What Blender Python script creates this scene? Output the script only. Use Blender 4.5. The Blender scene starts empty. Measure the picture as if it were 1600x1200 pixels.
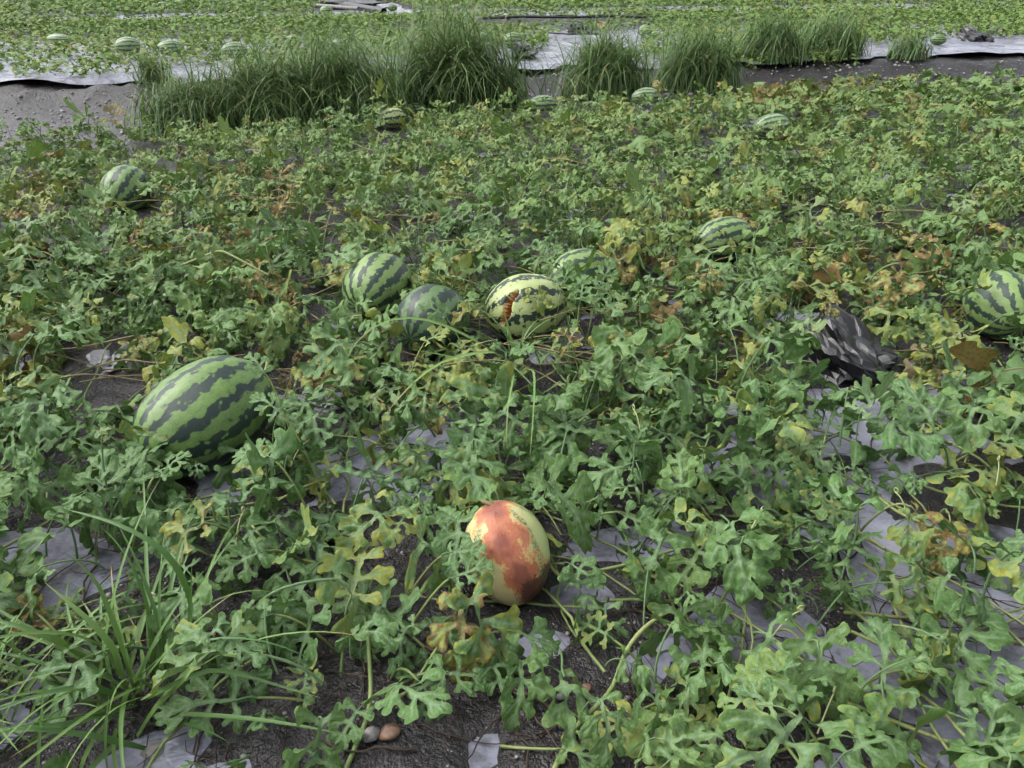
import bpy, math, random
import numpy as np
from mathutils import Vector, Matrix, Euler, noise as mnoise

# ------------------------------------------------------------------ camera, sky, sun, exposure
scene = bpy.context.scene
H, TH, F = 1.2, math.radians(29.5), 1209.0          # camera height (m), downward pitch, focal length in 1600-px units
cam_d = bpy.data.cameras.new('camera'); cam = bpy.data.objects.new('camera', cam_d)
scene.collection.objects.link(cam); scene.camera = cam
cam_d.sensor_width = 36.0; cam_d.lens = F / 1600.0 * 36.0
cam_d.clip_start = 0.02; cam_d.clip_end = 6000.0
cam.location = (0, 0, H); cam.rotation_euler = (math.pi/2 - TH, 0, 0)

SUN_EL, SUN_AZ = math.radians(52), math.radians(-80)  # azimuth from +Y towards +X
world = bpy.data.worlds.new('World'); scene.world = world; world.use_nodes = True
wn = world.node_tree; wn.nodes.clear()
sky = wn.nodes.new('ShaderNodeTexSky'); sky.sky_type = 'NISHITA'; sky.sun_disc = False
sky.sun_elevation = SUN_EL; sky.sun_rotation = SUN_AZ
sky.dust_density = 4.0; sky.air_density = 1.0; sky.ozone_density = 2.0
hsv = wn.nodes.new('ShaderNodeHueSaturation'); hsv.inputs['Saturation'].default_value = 0.22
bg = wn.nodes.new('ShaderNodeBackground'); bg.inputs['Strength'].default_value = 0.10
wo = wn.nodes.new('ShaderNodeOutputWorld')
wn.links.new(sky.outputs[0], hsv.inputs['Color']); wn.links.new(hsv.outputs[0], bg.inputs['Color'])
wn.links.new(bg.outputs[0], wo.inputs['Surface'])
sun_d = bpy.data.lights.new('sun', 'SUN'); sun_d.energy = 0.6; sun_d.angle = math.radians(55); sun_d.color = (1.0, 0.97, 0.93)
sun = bpy.data.objects.new('sun', sun_d); scene.collection.objects.link(sun)
sdir = Vector((math.sin(SUN_AZ)*math.cos(SUN_EL), math.cos(SUN_AZ)*math.cos(SUN_EL), math.sin(SUN_EL)))
sun.rotation_euler = sdir.to_track_quat('Z', 'Y').to_euler()
scene.view_settings.view_transform = 'Standard'; scene.view_settings.look = 'None'
scene.view_settings.exposure = 1.72; scene.view_settings.gamma = 1.0
scene.view_settings.use_curve_mapping = False
scene.cycles.max_bounces = 3; scene.cycles.diffuse_bounces = 2; scene.cycles.glossy_bounces = 1
scene.cycles.use_adaptive_sampling = True; scene.cycles.adaptive_threshold = .03; scene.cycles.adaptive_min_samples = 12
world.cycles.sampling_method = 'MANUAL'; world.cycles.sample_map_resolution = 256
scene.cycles.transmission_bounces = 2; scene.cycles.transparent_max_bounces = 4
scene.cycles.use_denoising = True

C = scene.collection
rng = np.random.default_rng(7); random.seed(7)
CT, ST = math.cos(TH), math.sin(TH)

def at(px, py, z=0.0):
    """the point of the field at height z that stands at a photograph pixel"""
    u, v = (px-800)/F, (600-py)/F
    d = np.array([u, CT+v*ST, -ST+v*CT]); t = (z-H)/d[2]
    return np.array([d[0]*t, d[1]*t, z])
def proj(P):
    P = np.asarray(P, float); x, y, z = P[..., 0], P[..., 1], P[..., 2]-H
    dep = y*CT - z*ST; up = y*ST + z*CT
    dep = np.where(dep < .05, .05, dep)
    return 800+F*x/dep, 600-F*up/dep, dep

# ------------------------------------------------------------------ helpers
def tag(o, label=None, cat=None, group=None, kind=None):
    if label: o['label'] = label
    if cat: o['category'] = cat
    if group: o['group'] = group
    if kind: o['kind'] = kind
    return o
def link(o, parent=None):
    C.objects.link(o)
    if parent is not None: o.parent = parent
    return o
def empty(name, loc=(0, 0, 0)):
    o = bpy.data.objects.new(name, None); o.location = loc; o.empty_display_size = .05
    return link(o)
def mesh(name, verts, faces, mat=None, attrs=None, smooth=True):
    me = bpy.data.meshes.new(name)
    verts = np.asarray(verts, np.float32)
    if isinstance(faces, np.ndarray):
        n, k = faces.shape
        me.vertices.add(len(verts)); me.vertices.foreach_set('co', verts.ravel())
        me.loops.add(n*k); me.loops.foreach_set('vertex_index', faces.ravel().astype(np.int32))
        me.polygons.add(n); me.polygons.foreach_set('loop_start', np.arange(0, n*k, k, dtype=np.int32))
        me.update(calc_edges=True)
    else:
        me.from_pydata(verts.tolist(), [], faces)
    for key, val in (attrs or {}).items():
        val = np.asarray(val, np.float32)
        if val.ndim == 1:
            a = me.attributes.new(key, 'FLOAT', 'POINT'); a.data.foreach_set('value', val)
        else:
            a = me.attributes.new(key, 'FLOAT_COLOR', 'POINT'); a.data.foreach_set('color', val.ravel())
    me.polygons.foreach_set('use_smooth', np.full(len(me.polygons), bool(smooth)))
    if mat: me.materials.append(mat)
    me.validate(); return me
def obj(name, me, parent=None, loc=None):
    o = bpy.data.objects.new(name, me)
    if loc is not None: o.location = loc
    return link(o, parent)
def grid_faces(nx, ny):
    i = np.arange(nx*ny).reshape(ny, nx)
    return np.stack([i[:-1, :-1], i[:-1, 1:], i[1:, 1:], i[1:, :-1]], -1).reshape(-1, 4)

def hash2(ix, iy, s):
    n = (ix.astype(np.int64)*374761393 + iy.astype(np.int64)*668265263 + s*974711) & 0x7fffffff
    n = ((n ^ (n >> 13))*1274126177) & 0x7fffffff
    return ((n ^ (n >> 16)) & 0xffff)/65535.0
def vnoise(x, y, s=0):
    x = np.asarray(x, float); y = np.asarray(y, float)
    ix, iy = np.floor(x).astype(int), np.floor(y).astype(int); fx, fy = x-ix, y-iy
    fx = fx*fx*(3-2*fx); fy = fy*fy*(3-2*fy)
    a, b = hash2(ix, iy, s), hash2(ix+1, iy, s); c, d = hash2(ix, iy+1, s), hash2(ix+1, iy+1, s)
    return (a+(b-a)*fx)*(1-fy) + (c+(d-c)*fx)*fy
def fbm(x, y, s=0, o=4):
    r, a, t = 0, 1.0, 0
    for k in range(o):
        r = r + a*vnoise(np.asarray(x)*2**k, np.asarray(y)*2**k, s+k*17); t += a; a *= .5
    return r/t*2-1
def sstep(a, b, x):
    t = np.clip((np.asarray(x, float)-a)/(b-a), 0, 1); return t*t*(3-2*t)

# ------------------------------------------------------------------ materials
class NT:
    def __init__(self, name):
        self.m = bpy.data.materials.new(name); self.m.use_nodes = True
        self.t = self.m.node_tree; self.t.nodes.clear()
        self.out = self.n('ShaderNodeOutputMaterial')
        self.b = self.n('ShaderNodeBsdfPrincipled'); self.l(self.b.outputs[0], self.out.inputs['Surface'])
    def n(self, t, **k):
        nd = self.t.nodes.new(t)
        for a, v in k.items(): setattr(nd, a, v)
        return nd
    def l(self, a, b): self.t.links.new(a, b)
    def put(self, sock, v):
        if hasattr(v, 'links') or isinstance(v, bpy.types.NodeSocket): self.l(v, sock)
        elif isinstance(v, (tuple, list)) and len(v) == 3 and sock.type == 'RGBA': sock.default_value = (*v, 1)
        else: sock.default_value = v
    def math(self, op, a, b=None, c=None, clamp=False):
        nd = self.n('ShaderNodeMath', operation=op, use_clamp=clamp)
        for i, v in enumerate((a, b, c)):
            if v is not None: self.put(nd.inputs[i], v)
        return nd.outputs[0]
    def mix(self, f, a, b, blend='MIX'):
        nd = self.n('ShaderNodeMix', data_type='RGBA', blend_type=blend)
        self.put(nd.inputs[0], f); self.put(nd.inputs[6], a); self.put(nd.inputs[7], b)
        return nd.outputs[2]
    def noise(self, vec, scale, detail=3, rough=.5, w=None, dist=0.0):
        nd = self.n('ShaderNodeTexNoise', noise_dimensions='4D' if w is not None else '3D')
        if vec is not None: self.l(vec, nd.inputs['Vector'])
        if w is not None: self.put(nd.inputs['W'], w)
        nd.inputs['Scale'].default_value = scale; nd.inputs['Detail'].default_value = detail
        nd.inputs['Roughness'].default_value = rough; nd.inputs['Distortion'].default_value = dist
        return nd.outputs[0]
    def ramp(self, fac, lo, hi):
        nd = self.n('ShaderNodeMapRange', interpolation_type='SMOOTHSTEP')
        self.put(nd.inputs[0], fac); self.put(nd.inputs[1], lo); self.put(nd.inputs[2], hi)
        return nd.outputs[0]
    def bump(self, h, strength, dist=.01):
        nd = self.n('ShaderNodeBump'); self.put(nd.inputs['Height'], h)
        nd.inputs['Strength'].default_value = strength; nd.inputs['Distance'].default_value = dist
        self.l(nd.outputs[0], self.b.inputs['Normal'])
    def set(self, **k):
        names = dict(color='Base Color', rough='Roughness', spec='Specular IOR Level')
        for a, v in k.items(): self.put(self.b.inputs[names[a]], v)
    def translucent(self, col, fac):
        tr = self.n('ShaderNodeBsdfTranslucent'); self.put(tr.inputs[0], col)
        mx = self.n('ShaderNodeMixShader'); mx.inputs[0].default_value = fac
        self.l(self.b.outputs[0], mx.inputs[1]); self.l(tr.outputs[0], mx.inputs[2]); self.l(mx.outputs[0], self.out.inputs['Surface'])

def leaf_material(name, source):
    k = NT(name); tc = k.n('ShaderNodeTexCoord')
    if source == 'object':
        oi = k.n('ShaderNodeObjectInfo'); col = oi.outputs['Color']; lime = oi.outputs['Alpha']; w = k.math('MULTIPLY', oi.outputs['Random'], 50.0)
    else:
        at_ = k.n('ShaderNodeAttribute', attribute_name='tint'); col = at_.outputs['Color']; lime = at_.outputs['Alpha']; w = 0.0
    sep = k.n('ShaderNodeSeparateColor'); k.l(col, sep.inputs[0])
    age, tone, pale = sep.outputs[0], sep.outputs[1], sep.outputs[2]
    vein = k.n('ShaderNodeAttribute', attribute_name='vein').outputs['Fac']
    edge = k.n('ShaderNodeAttribute', attribute_name='edge').outputs['Fac']
    P = tc.outputs['Object']
    n1 = k.noise(P, 24, 2, .6, w); n2 = k.noise(P, 80, 1, .6, w); n3 = k.noise(P, 240, 1, .6)
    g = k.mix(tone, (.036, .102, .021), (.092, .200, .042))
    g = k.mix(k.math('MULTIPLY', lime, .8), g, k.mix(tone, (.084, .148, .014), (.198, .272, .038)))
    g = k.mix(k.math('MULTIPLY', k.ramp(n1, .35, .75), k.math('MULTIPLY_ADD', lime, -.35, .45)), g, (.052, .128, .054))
    g = k.mix(k.math('MULTIPLY', k.ramp(n2, .42, .72), .50), g, (.125, .205, .080))
    g = k.mix(k.math('MULTIPLY', k.ramp(n3, .50, .66), .30), g, (.030, .065, .028))
    # age: yellow spreads in from the rim between the veins, then brown spots and dry rim
    inn = k.math('MULTIPLY_ADD', n1, 1.0, k.math('MULTIPLY_ADD', vein, .16, k.math('MULTIPLY_ADD', n2, .25, k.math('MULTIPLY', k.math('SUBTRACT', 1.0, edge), .08))))
    th = k.math('SUBTRACT', 1.42, k.math('MULTIPLY', age, 1.75))
    yf = k.ramp(inn, th, k.math('ADD', th, .22))
    yel = k.mix(k.ramp(n2, .35, .65), (.31, .285, .035), (.165, .205, .040))
    g = k.mix(k.math('MULTIPLY', yf, k.math('MULTIPLY_ADD', vein, .30, .55)), g, yel)
    th2 = k.math('SUBTRACT', 1.68, k.math('MULTIPLY', age, 1.55))
    inn2 = k.math('MULTIPLY_ADD', n2, .8, k.math('MULTIPLY_ADD', n1, .35, k.math('MULTIPLY', k.math('SUBTRACT', 1.0, edge), .30)))
    bf = k.ramp(inn2, th2, k.math('ADD', th2, .16))
    brn = k.mix(n3, (.085, .042, .016), (.23, .12, .035))
    # pale veins
    vf = k.math('MULTIPLY', k.math('SUBTRACT', 1.0, vein), .80)
    g = k.mix(vf, g, (.200, .285, .175))
    g = k.mix(k.math('MULTIPLY', k.math('SUBTRACT', 1.0, k.ramp(edge, 0.0, .22)), .35), g, (.17, .25, .10))
    g = k.mix(bf, g, brn)
    g = k.mix(pale, g, (.40, .43, .30))
    g = k.mix(k.ramp(n3, .68, .74), g, k.mix(.5, g, (.03, .035, .015)))
    k.set(color=g, rough=.52, spec=(.24 if source == 'object' else .12))
    vor = k.n('ShaderNodeTexVoronoi'); k.l(P, vor.inputs['Vector']); vor.inputs['Scale'].default_value = 105
    net = k.ramp(vor.outputs['Distance'], .25, .75)
    g = k.mix(k.math('MULTIPLY', net, .30), g, (.150, .215, .095)); k.set(color=g)
    k.bump(n3, .6, .0024)
    k.translucent(k.mix(.4, g, (.14, .27, .03), 'MIX'), .15)
    return k.m

def stem_material():
    k = NT('stem_green'); P = k.n('ShaderNodeTexCoord').outputs['Object']
    n = k.noise(P, 9, 3); n2 = k.noise(P, 160, 2)
    c = k.mix(k.ramp(n, .35, .7), (.13, .19, .055), (.24, .27, .10))
    c = k.mix(k.math('MULTIPLY', k.ramp(n2, .5, .75), .4), c, (.08, .09, .03))
    k.set(color=c, rough=.55, spec=.35); k.bump(n2, .4, .002)
    return k.m
def plain(name, c1, c2, scale, rough, spec=.4, bump=0., bdist=.004, detail=4):
    k = NT(name); P = k.n('ShaderNodeTexCoord').outputs['Object']; n = k.noise(P, scale, detail, .6)
    k.set(color=k.mix(k.ramp(n, .3, .7), c1, c2), rough=rough, spec=spec)
    if bump: k.bump(k.noise(P, scale*3, 4, .65), bump, bdist)
    return k.m

def soil_material():
    k = NT('wet_soil'); P = k.n('ShaderNodeNewGeometry').outputs['Position']
    n2 = k.noise(P, 14, 4, .65); n3 = k.noise(P, 90, 2, .7)
    c = k.mix(k.ramp(n2, .3, .7), (.012, .0108, .0112), (.029, .026, .026))
    c = k.mix(k.math('MULTIPLY', k.ramp(n3, .5, .8), .5), c, (.052, .046, .043))
    vor = k.n('ShaderNodeTexVoronoi'); k.l(P, vor.inputs['Vector']); vor.inputs['Scale'].default_value = 60
    grit = k.math('MULTIPLY', k.math('LESS_THAN', vor.outputs['Distance'], .17), k.ramp(k.noise(P, 21, 2), .56, .62))
    c = k.mix(grit, c, (.26, .25, .245))
    far = k.n('ShaderNodeSeparateXYZ'); k.l(P, far.inputs[0])
    fm = k.math('MULTIPLY', k.ramp(far.outputs[1], 24.0, 40.0), .85)
    c = k.mix(fm, c, k.mix(k.ramp(k.noise(P, .5, 6, .7), .35, .65), (.045, .085, .03), (.10, .135, .05)))
    k.set(color=c, rough=k.math('MULTIPLY_ADD', n2, .6, .14), spec=.42)
    k.bump(k.math('ADD', n2, k.math('MULTIPLY', n3, .5)), .9, .02)
    return k.m
def film_material():
    k = NT('silver_mulch_film'); P = k.n('ShaderNodeNewGeometry').outputs['Position']
    n1 = k.noise(P, 5, 5, .65, dist=.6); n2 = k.noise(P, 32, 4, .7); n3 = k.noise(P, 1.7, 3)
    c = k.mix(k.ramp(n3, .3, .7), (.205, .214, .272), (.270, .278, .330))
    dirt = k.ramp(k.math('MULTIPLY_ADD', n2, .45, n1), .64, .93)
    c = k.mix(k.math('MULTIPLY', dirt, .85), c, (.040, .036, .034))
    sp = k.ramp(n2, .66, .72); c = k.mix(k.math('MULTIPLY', sp, .7), c, (.03, .027, .026))
    k.set(color=c, rough=k.math('MULTIPLY_ADD', dirt, .40, .26), spec=.34)
    wv = k.n('ShaderNodeTexVoronoi', feature='DISTANCE_TO_EDGE'); wp = k.n('ShaderNodeMapping'); k.l(P, wp.inputs[0]); wp.inputs['Scale'].default_value = (7, 13, 7); wp.inputs['Rotation'].default_value = (0, 0, .5); k.l(wp.outputs[0], wv.inputs['Vector'])
    k.bump(k.math('ADD', k.ramp(wv.outputs['Distance'], 0, .22), k.math('MULTIPLY', n1, 2.5)), .12, .010)
    return k.m
def black_plastic():
    k = NT('black_plastic'); P = k.n('ShaderNodeTexCoord').outputs['Object']
    n = k.noise(P, 18, 4, .6); d = k.ramp(k.noise(P, 7, 4, .7), .55, .75)
    c = k.mix(k.math('MULTIPLY', d, .4), (.004, .004, .005), (.016, .015, .015))
    k.set(color=c, rough=k.math('MULTIPLY_ADD', n, .2, .22), spec=.6)
    k.bump(n, .3, .008)
    return k.m

def melon_material(name, light, dark, nstripe, width, jag=1.0, mott=.5, bloom=.12):
    """stripes run from end to end about the local X axis; the 'q' attribute is the unit-sphere position"""
    k = NT(name); q = k.n('ShaderNodeAttribute', attribute_name='q').outputs['Vector']
    s = k.n('ShaderNodeSeparateXYZ'); k.l(q, s.inputs[0])
    phi = k.math('ARCTAN2', s.outputs[2], s.outputs[1])
    nA = k.noise(q, 1.6, 2, .5); nB = k.noise(q, 5.5, 3, .6); nC = k.noise(q, 8, 1.2, .5); nD = k.noise(q, 42, 2, .7)
    off = k.math('MULTIPLY_ADD', k.math('SUBTRACT', nA, .5), 2.4, k.math('MULTIPLY', k.math('SUBTRACT', nB, .5), 2.0*jag))
    w = k.math('SINE', k.math('MULTIPLY_ADD', phi, float(nstripe), off))
    edge = k.math('MULTIPLY_ADD', k.math('SUBTRACT', nC, .5), 3.2*jag, w)
    edge = k.math('MULTIPLY_ADD', k.math('SUBTRACT', nD, .5), .25*jag, edge)
    f = k.ramp(edge, width-.30, width+.22)
    lt = k.mix(k.math('MULTIPLY', k.ramp(nC, .35, .7), mott), light, tuple(c*.62 for c in light))
    lt = k.mix(k.math('MULTIPLY', k.ramp(nD, .42, .66), .45), lt, tuple(min(1, c*1.22+.01) for c in light))
    vn = k.n('ShaderNodeTexVoronoi', feature='DISTANCE_TO_EDGE'); k.l(q, vn.inputs['Vector']); vn.inputs['Scale'].default_value = 11
    lt = k.mix(k.math('MULTIPLY', k.math('SUBTRACT', 1., k.ramp(vn.outputs['Distance'], 0, .10)), .45*mott), lt, tuple(c*.4 for c in light))
    dk = k.mix(k.ramp(nD, .60, .72), dark, tuple(.45*a+.28*b for a, b in zip(dark, light)))
    c = k.mix(f, lt, dk)
    c = k.mix(k.math('MULTIPLY', nB, bloom), c, (.34, .37, .36))
    c = k.mix(k.math('MULTIPLY', k.ramp(k.noise(q, 3.1, 4, .7), .66, .8), .30), c, (.10, .085, .06))
    k.set(color=c, rough=k.math('MULTIPLY_ADD', nC, .2, .30), spec=.42)
    k.bump(k.math('ADD', k.math('MULTIPLY', nC, .7), k.math('MULTIPLY', nD, .25)), .22, .006)
    return k.m
def rotten_material():
    k = NT('rotten_rind'); q = k.n('ShaderNodeAttribute', attribute_name='q').outputs['Vector']
    s = k.n('ShaderNodeSeparateXYZ'); k.l(q, s.inputs[0])
    phi = k.math('ARCTAN2', s.outputs[2], s.outputs[1])
    nA = k.noise(q, 1.6, 2); nB = k.noise(q, 6, 4, .65); nC = k.noise(q, 16, 3, .6); nD = k.noise(q, 50, 3, .7)
    off = k.math('MULTIPLY_ADD', k.math('SUBTRACT', nA, .5), 1.2, k.math('MULTIPLY', k.math('SUBTRACT', nB, .5), 1.3))
    w = k.math('COSINE', k.math('MULTIPLY_ADD', phi, 8.0, off))
    line = k.ramp(k.math('MULTIPLY_ADD', k.math('SUBTRACT', nC, .5), .9, w), .45, .80)
    vn = k.n('ShaderNodeTexVoronoi', feature='DISTANCE_TO_EDGE'); k.l(q, vn.inputs['Vector']); vn.inputs['Scale'].default_value = 13
    net = k.math('SUBTRACT', 1., k.ramp(vn.outputs['Distance'], 0, .16))
    line = k.math('MULTIPLY', line, k.math('MULTIPLY_ADD', net, .75, .25))
    base = k.mix(k.ramp(nB, .3, .7), (.46, .42, .19), (.52, .45, .24))
    base = k.mix(k.ramp(k.math('SUBTRACT', 0., s.outputs[1]), .25, .9), base, (.36, .42, .17))
    c = k.mix(line, base, (.055, .10, .035))
    rot = k.n('ShaderNodeAttribute', attribute_name='rot').outputs['Fac']
    r = k.math('ADD', rot, k.math('ADD', k.math('MULTIPLY', k.math('SUBTRACT', nB, .5), 1.1), k.math('MULTIPLY', k.math('SUBTRACT', nC, .5), .6)))
    rc = k.mix(k.ramp(nB, .35, .65), (.34, .090, .045), (.42, .150, .080))
    rc = k.mix(k.math('MULTIPLY', k.ramp(nD, .5, .72), .55), rc, (.27, .06, .028))
    rc = k.mix(k.ramp(k.math('ADD', rot, k.math('MULTIPLY', k.math('SUBTRACT', nA, .5), .5)), .75, 1.15), rc, (.22, .060, .042))
    c = k.mix(k.math('MULTIPLY', k.ramp(r, .20, .46), .96), c, k.mix(k.ramp(r, .30, .62), (.56, .33, .11), rc))
    dk = k.n('ShaderNodeAttribute', attribute_name='mould').outputs['Fac']
    d2 = k.math('ADD', dk, k.math('MULTIPLY', k.math('SUBTRACT', nC, .5), 1.6))
    c = k.mix(k.math('MULTIPLY', k.ramp(d2, .45, .85), .88), c, (.060, .024, .016))
    k.set(color=c, rough=k.math('MULTIPLY_ADD', nB, .25, .32), spec=.4)
    k.bump(k.math('ADD', nC, k.math('MULTIPLY', nD, .4)), .35, .006)
    return k.m
def grass_material(name, c0, c1, tip):
    k = NT(name); t = k.n('ShaderNodeAttribute', attribute_name='along').outputs['Fac']
    rnd = k.n('ShaderNodeAttribute', attribute_name='tone').outputs['Fac']
    oi = k.n('ShaderNodeObjectInfo')
    r = k.math('FRACT', k.math('ADD', rnd, oi.outputs['Random']))
    P = k.n('ShaderNodeTexCoord').outputs['Object']; n = k.noise(P, 30, 3)
    c = k.mix(r, c0, c1)
    c = k.mix(k.math('MULTIPLY', k.ramp(n, .5, .8), .35), c, (.15, .19, .055))
    c = k.mix(k.math('MULTIPLY', k.ramp(t, .80, 1.0), k.ramp(r, .45, .9)), c, tip)
    k.set(color=c, rough=.48, spec=.4)
    k.translucent(k.mix(.5, c, (.14, .22, .03)), .18)
    return k.m

M = dict(
    leaf=leaf_material('watermelon_leaf', 'object'), leaf_mass=leaf_material('watermelon_leaf_mass', 'attr'),
    stem=stem_material(), soil=soil_material(), film=film_material(), black=black_plastic(),
    dead=plain('dead_vine', (.022, .016, .013), (.07, .048, .033), 25, .65, .3, .4),
    dry=plain('dry_stem', (.16, .12, .055), (.28, .23, .12), 20, .6, .3, .3),
    stone=plain('pebble_grey', (.13, .12, .115), (.30, .285, .27), 30, .5, .4, .3),
    brown_stone=plain('pebble_brown', (.16, .085, .05), (.30, .19, .13), 45, .4, .45, .3),
    white=plain('gravel_pale', (.11, .105, .10), (.34, .33, .32), 40, .7, .3),
    scrap=plain('grey_film', (.20, .20, .225), (.34, .335, .36), 14, .30, .5, .5, .01),
    flesh=plain('rotten_flesh', (.42, .20, .06), (.26, .09, .025), 22, .4, .45, .5),
    crust=plain('dry_rind_edge', (.50, .33, .14), (.62, .47, .24), 30, .5),
    orange=plain('orange_plastic', (.30, .09, .04), (.36, .14, .07), 20, .5),
    tendril=plain('tendril_pale', (.34, .38, .17), (.44, .46, .24), 30, .5),
    grass=grass_material('rank_grass', (.060, .132, .042), (.155, .245, .078), (.26, .26, .10)),
    sedge_bright=grass_material('sedge_bright', (.120, .230, .055), (.200, .320, .095), (.34, .25, .10)),
    sedge=grass_material('sedge', (.052, .128, .030), (.140, .235, .060), (.34, .21, .08)),
)

# ------------------------------------------------------------------ lie of the land: rows run across the picture
AL = math.radians(11.3); CA, SA = math.cos(AL), math.sin(AL)
def vrow(x, y): return -np.asarray(x)*SA + np.asarray(y)*CA
def urow(x, y): return np.asarray(x)*CA + np.asarray(y)*SA
def xy_of(u, v): return u*CA - v*SA, u*SA + v*CA
BEDS = [(-3.0, 5.85), (8.55, 15.2), (16.6, 23.0), (24.6, 31.0), (32.6, 39.0)]
def base_z(x, y):
    u, v = urow(x, y), vrow(x, y); ww = v + .10*fbm(u*1.1, v*0+3.3, 5, 3)
    z = np.full_like(ww, -.09); wn_ = ww - .95*sstep(-2.5, 5.0, u)
    for k, (a, b) in enumerate(BEDS):
        top = 0.0 if k == 0 else .10
        r = np.minimum(sstep(a-.75, a+.04, ww), 1-sstep(b-.05, b+.45, wn_ if k == 0 else ww))
        z = np.maximum(z, -.09 + (top+.09)*r)
    return z
SOIL_ON = [  # photograph spots where mud lies over the film (px, py, rx, ry, weight)
    (740, 1120, 230, 170, 1.1), (640, 850, 140, 110, .7), (900, 900, 170, 110, .6), (300, 1040, 230, 150, .8), (1250, 925, 110, 60, 1.0),
    (560, 1010, 160, 150, .7), (980, 790, 120, 50, .6), (170, 520, 110, 50, .9), (90, 620, 110, 60, .6), (450, 560, 100, 30, .4), (1180, 1150, 110, 60, .5),
    (1480, 1130, 150, 24, .8), (930, 1100, 120, 80, .7)]
SOIL_OFF = [(755, 1180, 38, 30, 1.8), (690, 1010, 60, 36, 1.6), (850, 1010, 55, 30, 1.7), (920, 935, 70, 45, 1.3), (1510, 1050, 170, 140, 1.9),
    (1190, 985, 100, 60, 1.7), (600, 720, 90, 50, 1.4), (60, 890, 110, 60, 1.8), (1380, 655, 70, 40, 1.8), (1440, 900, 90, 40, 1.7),
    (650, 785, 40, 25, 1.6), (500, 1030, 45, 22, 1.7), (960, 860, 90, 30, 1.3), (1000, 1060, 30, 40, 1.2), (60, 1060, 50, 30, 1.0), (270, 1170, 60, 20, 1.0)]
def soil_bias(x, y):
    px, py, dep = proj(np.stack([x, y, np.zeros_like(x)], -1))
    m = .74 + .80*fbm(x*2.6, y*2.6, 31, 4)
    for a, b, rx, ry, w in SOIL_ON: m = m + w*np.exp(-((px-a)/rx)**2-((py-b)/ry)**2)
    for a, b, rx, ry, w in SOIL_OFF: m = m - w*np.exp(-((px-a)/rx)**2-((py-b)/ry)**2)
    v = vrow(x, y)
    m = m + .45*sstep(2.0, 3.2, y)
    return np.where(v > 8.3, -.9, m + 2.2*sstep(5.9, 6.3, v))
def ground_z(x, y, full=True):
    b = base_z(x, y)
    n = .016*fbm(x*3.1, y*3.1, 3, 4) + .010*fbm(x*11, y*11, 9, 3) + .022*np.clip(fbm(x*7, y*7, 19, 2)-.1, 0, 1)*sstep(5.9, 6.4, vrow(x, y))
    m = np.clip(soil_bias(x, y), -1.0, 1.3)
    return b + n + .022*m - .010
def film_z(x, y):
    n = .014*fbm(x*2.2+.7*fbm(x*1.5, y*1.5, 61, 2), y*5.0, 41, 3) + .006*np.abs(fbm(x*6+y*4, y*14-x*5, 44, 3))
    return base_z(x, y) + n + .004

def axis(parts):
    a = np.concatenate([np.arange(s, e, d) for s, e, d in parts]); return a
gx = axis([(-3000, -200, 400), (-200, -30, 10), (-30, -7, .5), (-7, 7, .044), (7, 30, .5), (30, 200, 10), (200, 3001, 400)])
gy = axis([(-60, -4, 8), (-4, .3, .2), (.3, 7.2, .037), (7.2, 11, .06), (11, 24, .2), (24, 45, .6), (45, 200, 12), (200, 3001, 300)])
X, Y = np.meshgrid(gx, gy); Z = ground_z(X, Y); Z = np.where(Y > 45, .0, Z)
ground = obj('ground', mesh('ground', np.stack([X, Y, Z], -1).reshape(-1, 3), grid_faces(len(gx), len(gy)), M['soil']))
tag(ground, 'dark wet bare soil of the field', None, None, 'structure')

def film_sheet(name, label, u0, u1, v0, v1, du, dv, ragged=.12, seed=0, group=None, hang=0.):
    us, vs = np.arange(u0, u1, du), np.arange(v0, v1+1e-6, dv)
    U, V = np.meshgrid(us, vs); t = (V-v0)/(v1-v0)
    e0 = ragged*fbm(us*1.3, us*0+seed, 71, 4); e1 = ragged*fbm(us*1.3, us*0+seed+9, 77, 4)
    V = V + e0[None, :]*(1-t) + e1[None, :]*t
    XX, YY = U*CA-V*SA, U*SA+V*CA
    ZZ = film_z(XX, YY)
    if hang: ZZ = np.maximum(ZZ, .104 - .035*sstep(.25, 0, V-v0) + .02*fbm(U*1.7, V*3, 8, 3)) + hang*sstep(.30, 0, V-v0)*(.8*vnoise(U*2.5, U*0, 5)-.2)
    o = obj(name, mesh(name, np.stack([XX, YY, ZZ], -1).reshape(-1, 3), grid_faces(len(us), len(vs)), M['film']))
    return tag(o, label, 'mulch film', group)
film_sheet('mulch_film', 'muddy silver plastic mulch film showing between the vines of the near bed', -5.6, 7.0, .25, 6.05, .04, .03, .10, 1)
film_sheet('mulch_film', 'torn silver mulch film edge along the far side of the bare furrow', -9, 13, 8.46, 12.2, .05, .05, .34, 2, hang=.07)
film_sheet('mulch_film', 'thin distant strip of pale mulch film between the far vine rows', -14, 18, 15.3, 16.9, .12, .08, .2, 3, hang=.07)

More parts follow.
